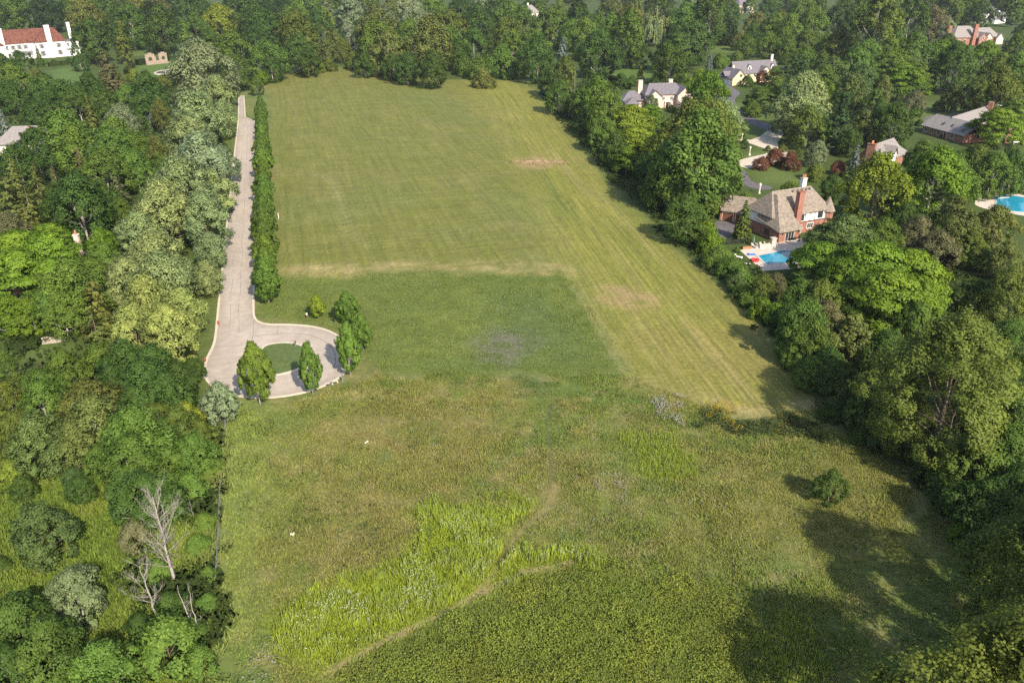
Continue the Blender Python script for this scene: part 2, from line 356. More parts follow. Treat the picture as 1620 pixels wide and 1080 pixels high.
    c = mix(c, mw * lowb * np.clip(n1 * 2.2 - .7, 0, 1) * .55, (.215, .165, .062))
    c = mix(c, mw * np.clip((n2 - .6) * 5, 0, 1) * .3, (.20, .18, .06))
    for k, a in (('dirt1', 1.0), ('dirt2', 1.0), ('dirt3', .5), ('dirt4', .45), ('edge1', .85), ('edge2', 1.0)):
        c = mix(c, mk(k, 1.6, 5) * np.clip(n2 * 1.4 + m3 * 1.6 - 1.0, 0, 1) * a, (.29, .205, .095) if k[0] == 'd' else (.29, .235, .10))
    # lawns and verges
    c = mix(c, mk('verge', 1.0, 1.0) * .95, (.088, .115, .028))
    for k in 'ABCDEFGHIJKL':
        c = mix(c, mk('lawn' + k, 1.5, 2), (.085, .135, .030) if k in 'ABD' else (.095, .130, .034))
    tw = .28 + y / 900
    for i, t in enumerate(TRACKS[:7]):
        d = ldist(x, y, t)
        c = mix(c, np.clip(1.3 - d / tw, 0, 1) * .6, (.055, .06, .025) if i == 2 else (.20, .19, .075))
    c = mix(c, np.clip(1.3 - (ldist(x, y, PATHS) + wob2) / .5, 0, 1) * .85, (.23, .185, .082))
    c = mix(c, np.clip(1.3 - (ldist(x, y, PATH2) + wob2) / .9, 0, 1) * .55, (.20, .16, .065))
    j = .86 + .28 * n3
    return np.clip(c * j[:, None] * .93, .005, .9)
# the ground: one sheet to the horizon, then finer sheets for the clearing on it
def grid_sheet(xs, ys, z):
    X, Y = np.meshgrid(xs, ys); x = X.ravel(); y = Y.ravel()
    V = np.stack([x, y, np.full(x.shape, z)], 1)
    nx, ny = len(xs), len(ys)
    i = np.arange(nx * ny).reshape(ny, nx)
    Fc = np.stack([i[:-1, :-1], i[:-1, 1:], i[1:, 1:], i[1:, :-1]], -1).reshape(-1, 4)
    return V, Fc
def compact(V, Fc):
    u, inv = np.unique(Fc, return_inverse=True)
    return u, V[u], inv.reshape(Fc.shape)
def rgba(c): return np.concatenate([c, np.ones((len(c), 1))], 1)
xs = np.concatenate([np.linspace(-3500, -720, 15), np.arange(-700, 701, 5.0), np.linspace(720, 3500, 15)])
ys = np.concatenate([np.linspace(-1500, 20, 12), np.arange(30, 760, 5.0), np.arange(765, 1300, 15.0), np.linspace(1320, 4200, 14)])
V, Fc = grid_sheet(xs, ys, 0.0)
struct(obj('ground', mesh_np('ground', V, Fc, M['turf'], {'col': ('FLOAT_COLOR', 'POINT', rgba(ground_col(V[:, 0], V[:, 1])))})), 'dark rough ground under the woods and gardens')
near = grid_sheet(np.arange(-75, 110, .55), np.arange(50, 150.01, .55), .03)
far = grid_sheet(np.arange(-175, 110, 1.1), np.arange(near[0][:, 1].max(), 530, 1.1), .03)
for nm, (V, Fc) in (('n', near), ('f', far)):
    cx = V[Fc].mean(1)
    dm = sdist(cx[:, 0], cx[:, 1], PLY['mown']); dc = sdist(cx[:, 0], cx[:, 1], PLY['clear'])
    col = ground_col(V[:, 0], V[:, 1])
    for k, sel, lab in (('mown_field', dm < 0, 'mown hay field with straw coloured cutting lines'), ('meadow', (dm >= 0) & (dc < 6), 'unmown meadow of mixed grass and weeds')):
        u, vv, ff = compact(V, Fc[sel])
        if nm == 'f' and k == 'meadow': k, lab = 'grass_verge', 'rough grass between the road and the hay field'
        mw_ = np.clip(.5 - sdist(vv[:, 0], vv[:, 1], PLY['mown']), 0, 1); bd_ = np.clip(.5 - sdist(vv[:, 0], vv[:, 1], PLY['band']) / 14, 0, 1) * mw_
        struct(obj(k, mesh_np(k, vv, ff, M['turf'], {'col': ('FLOAT_COLOR', 'POINT', rgba(col[u])), 'band': ('FLOAT', 'POINT', bd_), 'rows': ('FLOAT', 'POINT', np.clip(mw_ - bd_, 0, 1))})), lab)
# ------------------------------------------------------------------ road, kerbs, drives
def smooth_loop(P, n=3, closed=True):
    for _ in range(n):
        Q = []
        m = len(P)
        for i in range(m if closed else m - 1):
            a, b = P[i], P[(i + 1) % m]
            Q += [(a[0] * .75 + b[0] * .25, a[1] * .75 + b[1] * .25), (a[0] * .25 + b[0] * .75, a[1] * .25 + b[1] * .75)]
        if not closed: Q = [P[0]] + Q + [P[-1]]
        P = Q
    return P
roadL = gpl("378,152 377.3,180 377,192"); 
left_edge = gpl("372,235 360,345 345,493") + smooth_loop(gpl("342,525 339,546 328,566 323,584 326,602 344,618 374,627 410,630 448,628 492,619 530,603 546,590 553,572 551,552 541,536 521,523.5 492,516 455,513.6 424,514 408,510 401.5,502 401,490"), 2, False)
right_edge = gpl("401.3,430 401.8,345 402.3,235 402.6,192")
outer = roadL + left_edge + right_edge + gpl("388,186 386,152")
island = smooth_loop(gpl("416,548 436,543 460,542.5 482,548 493,560 489,574 474,583.5 455,590 436,594 421,592 412,580 410,562"), 2)
def sheet(name, P, z, m, label, holes=None, th=None):
    import mathutils
    from mathutils.geometry import tessellate_polygon
    loops = [[mathutils.Vector((x, y, 0)) for x, y in P]] + [[mathutils.Vector((x, y, 0)) for x, y in h] for h in (holes or [])]
    tr = tessellate_polygon(loops); vs = [(p.x, p.y, z) for l in loops for p in l]
    me = bpy.data.meshes.new(name); me.from_pydata(vs, [], [t if ((vs[t[1]][0] - vs[t[0]][0]) * (vs[t[2]][1] - vs[t[0]][1]) - (vs[t[2]][0] - vs[t[0]][0]) * (vs[t[1]][1] - vs[t[0]][1])) > 0 else t[::-1] for t in tr]); me.update()
    me.materials.append(m); o = obj(name, me); struct(o, label); return o
def ribbon(mb, P, wd, z0, z1=None, closed=False):
    n = len(P); A = []; B = []
    for i in range(n):
        a = P[(i - 1) % n] if closed else P[max(i - 1, 0)]; b = P[(i + 1) % n] if closed else P[min(i + 1, n - 1)]
        dx, dy = b[0] - a[0], b[1] - a[1]; l = math.hypot(dx, dy) + 1e-9
        nx, ny = -dy / l * wd / 2, dx / l * wd / 2
        A.append((P[i][0] + nx, P[i][1] + ny)); B.append((P[i][0] - nx, P[i][1] - ny))
    for i in range(n if closed else n - 1):
        j = (i + 1) % n
        q = [(*A[i],), (*B[i],), (*B[j],), (*A[j],)]
        if z1 is None: mb.add([(x, y, z0) for x, y in q], [(0, 1, 2, 3)])
        else: mb.add([(x, y, z0) for x, y in q] + [(x, y, z1) for x, y in q], [(4, 5, 6, 7), (0, 4, 7, 3), (1, 2, 6, 5)] + ([] if closed else [(0, 1, 5, 4), (3, 7, 6, 2)]))
    return mb
# pavement as a fine sheet so that its blotches and joints follow it
xs = np.arange(-150, -20, .35); ys = np.arange(108, 420, .35)
V, Fc = grid_sheet(xs, ys, .045); cx = V[Fc].mean(1)
sel = (sdist(cx[:, 0], cx[:, 1], outer) < .15) & (sdist(cx[:, 0], cx[:, 1], island) > -.15)
u, V, Fc = compact(V, Fc[sel])
x, y = V[:, 0], V[:, 1]
pr_ = x * RDIR[1] - y * RDIR[0]; al = x * RDIR[0] + y * RDIR[1]
sh_ = .78 + .30 * fbm(pr_ * 3, al, 9, 81, 3) + .16 * (vn(x, y, .7, 83) - .5) + .08 * np.clip(-np.minimum(sdist(x, y, outer) + 1.2, 1), -1, 1)
base = np.array([.37, .31, .25])[None, :] * sh_[:, None]
struct(obj('road', mesh_np('road', V, Fc, M['road'], {'col': ('FLOAT_COLOR', 'POINT', rgba(base))})), 'pale concrete road ending in a teardrop turnaround')
kb = MB(); ribbon(kb, outer, .45, .0, .15, True); part('kerb', kb, M['kerb']); struct(bpy.data.objects['kerb'], 'pale concrete kerb along the road')
kb = MB(); ribbon(kb, island, .45, .0, .15, True); struct(part('kerb', kb, M['kerb']), 'pale concrete kerb round the grass island')
ip = [(x, y) for x, y in island]; V = [(x, y, .12) for x, y in ip] + [(sum(p[0] for p in ip) / len(ip), sum(p[1] for p in ip) / len(ip), .3)]
me = bpy.data.meshes.new('grass_island'); me.from_pydata(V, [], [(i, (i + 1) % len(ip), len(ip)) for i in range(len(ip))]); me.materials.append(mat('island_grass', (.082, .110, .030), var=.3, sc=1.5, bump=.4)); struct(obj('grass_island', me), 'oval lawn inside the turnaround')
rg = random.Random(5)
tb = MB()
def on_road(s, o):                                    # s metres up the road from the turnaround, o metres from its left edge
    a = np.array(gp(345, 493)); n = np.array([RDIR[1], -RDIR[0]])
    p = a + RDIR * s + n * o; return (p[0], p[1])
for o in (2.35, 4.1):
    P = [on_road(s, o + .12 * math.sin(s * .3 + o) + rg.uniform(-.06, .06)) for s in np.arange(-12 if o > 3 else -9, 200, 1.5)]
    for i in range(0, len(P) - 1):
        if rg.random() < .93: ribbon(tb, P[i:i + 2], rg.choice((.06, .08, .10, .16)), .052)
s = -6
while s < 195:
    a = rg.uniform(.1, 1); b = rg.uniform(4.5, 7)
    P = [on_road(s + rg.uniform(-.12, .12), a + (b - a) * k / 6) for k in range(7)]
    if rg.random() < .6: ribbon(tb, P, .05, .054)
    s += rg.uniform(2.2, 4.6)
P = smooth_loop(gpl("402,532 430,529 460,527 490,530 512,538 528,552 532,568 527,584"), 2, False); ribbon(tb, P, .22, .052)
for t in ("345,549 385,546", "358,575 392,570 420,566", "440,514 438,530", "500,606 498,619", "340,600 372,596", "402,505 398,548"):
    ribbon(tb, [(a + rg.uniform(-.1, .1), b + rg.uniform(-.1, .1)) for a, b in smooth_loop(gpl(t), 2, False)], .12, .054)
struct(part('road_joints', tb, M['tar']), 'dark sealed cracks in the road')
sheet('driveway', smooth_loop(gpl("20,543 20,549 60,546 103,541 104,531 80,532 56,536 54,540"), 1), .05, M['concrete'], 'short concrete driveway in the left wood')
sheet('driveway', smooth_loop(gpl("1159,224 1172,222 1200,232 1218,238 1214,243 1200,246 1165,254 1162,262 1190,268 1222,257 1256,250 1250,242 1225,232 1245,205 1252,192 1222,200 1195,222 1165,220"), 1), .04, M['concrete'], 'pale concrete forecourt looping round a small lawn')
sheet('drive_lane', smooth_loop(gpl("1143,128 1160,140 1172,146 1168,152 1162,156 1165,168 1180,180 1210,195 1232,203 1225,210 1200,202 1170,186 1156,172 1152,158 1148,145 1141,135"), 2), .05, M['asphalt'], 'dark asphalt lane winding from the yellow house')
sheet('drive_lane', smooth_loop(gpl("1160,262 1180,268 1186,285 1200,292 1225,296 1215,302 1185,298 1168,285"), 2), .055, M['asphalt'], 'dark asphalt drive beside the half-timbered house')
sheet('garage_forecourt', gpl("1132,350 1168,352 1168,378 1130,376"), .05, M['asphalt'], 'dark asphalt apron before the garage')
sheet('drive_lane', smooth_loop(gpl("1455,196 1468,182 1490,186 1520,178 1522,186 1490,198 1465,203"), 1), .05, M['asphalt'], 'dark asphalt drive beside the brick house')
sheet('drive_lane', smooth_loop(gpl("1595,64 1625,60 1625,72 1590,72"), 1), .05, M['asphalt'], 'dark asphalt drive at the far right houses')
sheet('drive_lane', gpl("366,328 372,328 362,352 356,352"), .05, M['asphalt'], 'short asphalt drive joining the road on its wooded side')
# ------------------------------------------------------------------ tree prototypes
def leaves(rng, P, D, tang, a, b, jitter=.7, up=.45, tone=None):
    """quads at P with outward direction D; a, b half sizes; tang: None or preferred long axis"""
    n = len(P)
    nrm = D * 1.0 + np.array([0, 0, up]) + rng.normal(0, jitter, (n, 3)); nrm /= np.linalg.norm(nrm, axis=1)[:, None] + 1e-9
    t = rng.normal(0, 1, (n, 3)) if tang is None else tang + rng.normal(0, .35, (n, 3))
    t = t - nrm * (t * nrm).sum(1)[:, None]; t /= np.linalg.norm(t, axis=1)[:, None] + 1e-9
    s = np.cross(nrm, t)
    k = rng.uniform(.6, 1.35, (n, 1)); aa = a * k; bb = b * k
    bend = nrm * (aa * .25)
    V = np.stack([P - t * aa - bend, P - s * bb, P + t * aa - bend, P + s * bb], 1).reshape(-1, 3)
    Fc = np.arange(4 * n).reshape(n, 4)
    sn = D / (np.linalg.norm(D, axis=1)[:, None] + 1e-6) * .75 + nrm * .45 + np.array([0, 0, .15]); sn /= np.linalg.norm(sn, axis=1)[:, None] + 1e-6
    LN.append(np.repeat(sn, 4, 0))                    # soft leaf-mass normals, picked up by leaf_mesh
    return V, Fc, np.repeat(tone, 4)
LN = []
def leaf_mesh(name, V, Fc, m, attrs):
    me = mesh_np(name, V, Fc, m, attrs, smooth=True)
    N_ = np.concatenate(LN); LN.clear()
    me.normals_split_custom_set_from_vertices(N_.tolist()); return me
def sph(rng, n):
    d = rng.normal(0, 1, (n, 3)); return d / np.linalg.norm(d, axis=1)[:, None]
def crown(seed, W, H, z0, prof, n1, n2, n3, lobe, leaf, flat=1.0, r2=.42, elong=1.6, up=.45, tang_out=False, jitter=.7, gaps=0.0):
    rng = np.random.RandomState(seed); Vs = []; Fs = []; Ts = []; off = 0; lob = []
    for i in range(n1):
        t = (i + .5) / n1 if n1 > 12 else rng.rand()
        t = t ** .8
        ph = i * 2.39996 + rng.uniform(-.5, .5)
        r1 = lobe * W * rng.uniform(.6, 1.45)
        rr = max(prof(t) * W / 2 * (1 + .13 * math.sin(2 * ph + seed) + .09 * math.sin(3 * ph + 2.1 * seed)) - r1 * .75, 0) * (rng.uniform(.74, 1.14) if rng.rand() < .82 else rng.uniform(.2, .7))
        c = np.array([rr * math.cos(ph), rr * math.sin(ph), z0 + (H - z0) * t - r1 * .45 * (t > .6)])
        c[2] = max(c[2], z0 + r1 * .4); lob.append((c, r1))
        lt = rng.uniform(-.16, .16)
        out = np.array([c[0], c[1], (c[2] - (z0 + (H - z0) * .35))]); out = out / (np.linalg.norm(out) + 1e-6)
        d = sph(rng, n2 * 3); sc_ = d @ out + d[:, 2] * .35 + rng.uniform(-.3, .3, len(d)); d = d[np.argsort(-sc_)[:n2]]
        p = c + d * r1 * rng.uniform(.7, 1.08, (n2, 1)) * np.array([1, 1, flat])
        for q, dq in zip(p, d):
            if rng.rand() < gaps: continue
            m = max(3, int(n3 * rng.uniform(.6, 1.4)))
            l = rng.normal(0, 1, (m, 3)); l = l / np.linalg.norm(l, axis=1)[:, None] * (rng.rand(m, 1) ** .5) * r1 * r2 * np.array([1, 1, flat])
            D = l / (r1 * r2) * .6 + dq * .8
            tone = np.clip(.5 + lt + rng.uniform(-.14, .14) + rng.normal(0, .16, m), 0, 1)
            tg = (np.tile(dq + np.array([0, 0, .5]), (m, 1))) if tang_out else None
            v, f, tn = leaves(rng, q + l, D, tg, leaf * elong / 2, leaf / 2, jitter, up, tone)
            Vs.append(v); Fs.append(f + off); Ts.append(tn); off += len(v)
    return np.concatenate(Vs), np.concatenate(Fs), np.concatenate(Ts), lob
def trunk_mesh(name, H, lob, r0, z0, m, seed, lean=0.0, nl=12, fork=.35):
    rg_ = random.Random(seed); mb = MB(); pts = []; n = 6
    for i in range(n + 1):
        t = i / n; pts.append((math.sin(t * 3 + seed) * .02 * H + lean * t * H, math.cos(t * 2.3 + seed) * .02 * H - .02 * H * math.cos(seed) * (1 - t), t * H * .78))
    pts[0] = (0, 0, -.3)
    mb.tube(pts, [r0 * (1.25 if i == 0 else 1) * (1 - .85 * i / n) for i in range(n + 1)], 7)
    for c, r1 in rg_.sample(lob, min(nl, len(lob))):
        zs = min(max(c[2] * rg_.uniform(.35, .7), z0 * .6), H * .6); t = zs / (H * .78); i = min(int(t * n), n - 1); f = t * n - i
        s = tuple(pts[i][k] * (1 - f) + pts[i + 1][k] * f for k in range(3))
        mid = tuple(s[k] * .5 + c[k] * .5 + (0, 0, r1 * -.15)[k] for k in range(3))
        mb.tube([s, mid, tuple(c), tuple(c + (c - np.array(s)) * .18)], [r0 * .42, r0 * .28, r0 * .14, r0 * .05], 5)
    return mb.mesh(name, m, True)
round_ = lambda t: math.sin(PI * min(max(t * .86 + .14, 0), 1)) ** .55
oval = lambda t: math.sin(PI * min(max(t * .88 + .10, 0), 1)) ** .75
dome = lambda t: math.sqrt(max(1 - t * t * .96, .02))
pyr = lambda t: max((1 - t) ** .75 * 1.0, .05) * (1 if t > .12 else .75 + 2 * t)
egg = lambda t: max(math.sin(PI * min(t * .84 + .15, 1)) ** .72, .08) * (1.12 - .30 * t)
PROTO = {}
def proto(code, kind, mats, V, Fc, T, trunk):
    me = leaf_mesh('crown', V, Fc, M['leaf'], {'tone': ('FLOAT', 'POINT', T)})
    PROTO.setdefault(code, []).append((kind, me, trunk))
def mk_broad(code, kind, seed, H, z0, prof, n1, n2, n3, lobe, leaf, r0, bark='bark', W=12.0, **k):
    V, Fc, T, lob = crown(seed, W, H, z0, prof, n1, n2, n3, lobe, leaf, **k)
    proto(code, kind, None, V, Fc, T, trunk_mesh('trunk', H, lob, r0, z0, M[bark], seed))
for s in (1, 2, 3, 4): mk_broad('A', 'broadleaf_tree', s, 12.6, 1.6, round_, 44, 12, 32, .165, .29, .30, gaps=.08, bark='palebark' if s % 2 else 'bark')
for s in (11, 12): mk_broad('B', 'tall_tree', s, 18, 2.5, oval, 46, 11, 32, .165, .31, .28, bark='palebark')
for s in (21, 22, 23): mk_broad('C', 'silver_maple', s, 13.2, 1.5, round_, 38, 13, 34, .165, .24, .30, elong=2.8, tang_out=True, jitter=.55, r2=.5, gaps=.05)
for s in (31, 32): mk_broad('D', 'locust_tree', s, 10.2, 1.6, dome, 46, 12, 34, .15, .24, .26, flat=.34, up=.8, elong=2.2, jitter=.6, r2=.62)
for s in (41, 42, 43): mk_broad('G', 'young_maple', s, 18.5, 3.9, egg, 70, 13, 38, .145, .34, .26, bark='palebark', tang_out=True, elong=2.2, jitter=.6)
mk_broad('I', 'cottonwood_tree', 51, 15.0, 1.8, round_, 64, 15, 62, .135, .155, .26, elong=1.5, bark='bark', gaps=.08, W=12)
mk_broad('I', 'cottonwood_tree', 52, 14.0, 1.4, round_, 64, 15, 62, .135, .155, .26, elong=1.5, bark='bark', gaps=.10, W=12)
mk_broad('V', 'cottonwood_tree', 55, 15.0, 1.2, round_, 46, 10, 40, .12, .17, .30, elong=1.5, gaps=.16, W=12)
for s in (61, 62): mk_broad('J', 'shrub', s, 8.6, .2, dome, 24, 12, 34, .21, .38, .16, up=.5)
mk_broad('K', 'cone_tree', 71, 22, .3, pyr, 60, 9, 20, .13, .55, .25, up=.3)
mk_broad('L', 'small_tree', 76, 13.0, 2.5, round_, 40, 10, 26, .16, .42, .26, gaps=.12)
def conifer(code, kind, seed, W, H, tiers, nb, nl, droop, irr, leafw):
    rng = np.random.RandomState(seed); P = []; D = []; Tg = []; T = []; mb = MB()
    mb.tube([(0, 0, -.3), (0, 0, H * .5), (0, 0, H * .97)], [.28, .17, .03], 6)
    for i in range(tiers):
        t = (i + .3) / tiers; z = .6 + (H - .6) * t
        L0 = W / 2 * (1 - t) ** (.8 if irr < .3 else .5) * (1 if irr < .3 else rng.uniform(.65, 1.1)) + .15
        for j in range(max(5, int(nb * (1 - t * .55)))):
            ph = rng.uniform(0, 2 * PI); L_ = L0 * rng.uniform(1 - irr, 1.08); tl = rng.uniform(-.12, .12)
            d = np.array([math.cos(ph), math.sin(ph), 0]); side = np.array([-d[1], d[0], 0])
            if j % 3 == 0 and L_ > 1: mb.tube([(0, 0, z), tuple(d * L_ * .9 + np.array([0, 0, z - droop * L_ * .5]))], [.06, .02], 4)
            m = max(4, int(nl * L_ / (W / 2)))
            u = rng.uniform(.15, 1, m) ** .7; wv = rng.uniform(-1, 1, m) * .24 * L_ * (1.1 - u)
            p = d * (u * L_)[:, None] + side * wv[:, None]; p[:, 2] = z - droop * L_ * u ** 1.4 + rng.normal(0, .10, m) + .12 * L_ * (u > .85)
            P.append(p); D.append(np.tile(d * .5 + np.array([0, 0, .6]), (m, 1))); Tg.append(np.tile(d + np.array([0, 0, -droop]), (m, 1)) + side * (wv / (L_ + .1))[:, None] * 2); T.append(np.clip(.5 + tl + rng.normal(0, .18, m), 0, 1))
    P = np.concatenate(P); V, Fc, T = leaves(rng, P, np.concatenate(D), np.concatenate(Tg), leafw * 1.3, leafw * .5, .45, .3, np.concatenate(T))
    proto(code, kind, None, V, Fc, T, mb.mesh('trunk', M['bark'], True))
conifer('E', 'spruce_tree', 81, 12, 25, 22, 15, 26, .38, .2, .60); conifer('E', 'spruce_tree', 82, 12, 23, 20, 14, 26, .42, .28, .62)
conifer('F', 'pine_tree', 84, 12, 15, 13, 13, 46, .12, .45, .44); conifer('F', 'pine_tree', 85, 12, 14, 12, 12, 46, .18, .5, .44)
def willow(seed):
    rng = np.random.RandomState(seed); W, H = 12.0, 12.0; P = []; D = []; T = []
    lob = []
    for i in range(46):
        t = rng.rand(); ph = i * 2.4; r = W / 2 * math.sqrt(max(1 - t ** 2, .05)) * rng.uniform(.7, 1); z = 4.5 + 7 * t
        c = np.array([r * math.cos(ph), r * math.sin(ph), z]); lob.append((c, 1.0)); tl = rng.uniform(-.2, .2)
        for k in range(7):
            q = c + rng.normal(0, .55, 3); ln = rng.uniform(1.8, min(z - .3, 5)); m = int(ln * 8)
            zz = rng.rand(m) * ln
            p = np.stack([q[0] + rng.normal(0, .12, m) + c[0] * .03 * zz, q[1] + rng.normal(0, .12, m) + c[1] * .03 * zz, q[2] - zz], 1)
            P.append(p); D.append(np.tile(np.array([math.cos(ph), math.sin(ph), .4]), (m, 1))); T.append(np.clip(.5 + tl + rng.normal(0, .15, m), 0, 1))
    P = np.concatenate(P); V, Fc, T = leaves(rng, P, np.concatenate(D), np.tile(np.array([0, 0, 1.0]), (len(P), 1)), .42, .13, .4, .2, np.concatenate(T))
    proto('H', 'willow_tree', None, V, Fc, T, trunk_mesh('trunk', H, lob, .35, 3, M['bark'], seed))
willow(91)
SP = dict(A=(12, 12.6, .55), B=(12, 18, .55), C=(12, 13.2, .55), D=(12, 10.2, .58), E=(12, 24, .45), F=(12, 15, .5), G=(12, 18.5, .55), H=(12, 12, .5), I=(12, 15, .55), V=(12, 15, .55), J=(12, 8.6, .45), K=(12, 22, .42), L=(12, 13, .6))
PAL = dict(k=(.022, .040, .012), d=(.037, .063, .012), m=(.057, .091, .015), l=(.098, .124, .022), y=(.108, .134, .018), s=(.136, .168, .064), S=(.130, .158, .078),
           o=(.072, .083, .020), g=(.066, .106, .010), b=(.080, .036, .020), u=(.115, .140, .115), t=(.080, .078, .034), Y=(.26, .23, .02), p=(.105, .125, .050), n=(.052, .078, .022), G=(.092, .126, .013), v=(.070, .108, .016), w=(.152, .178, .050))
CN = dict(k='very dark green', d='dark green', m='mid green', l='light green', y='yellow green', s='silvery green', S='grey green', o='olive green', g='rich green', b='reddish brown',
          u='blue grey', t='brownish olive', Y='golden yellow', p='pale flecked', n='bluish green', G='bright lime green', v='fresh green', w='pale yellow-green')
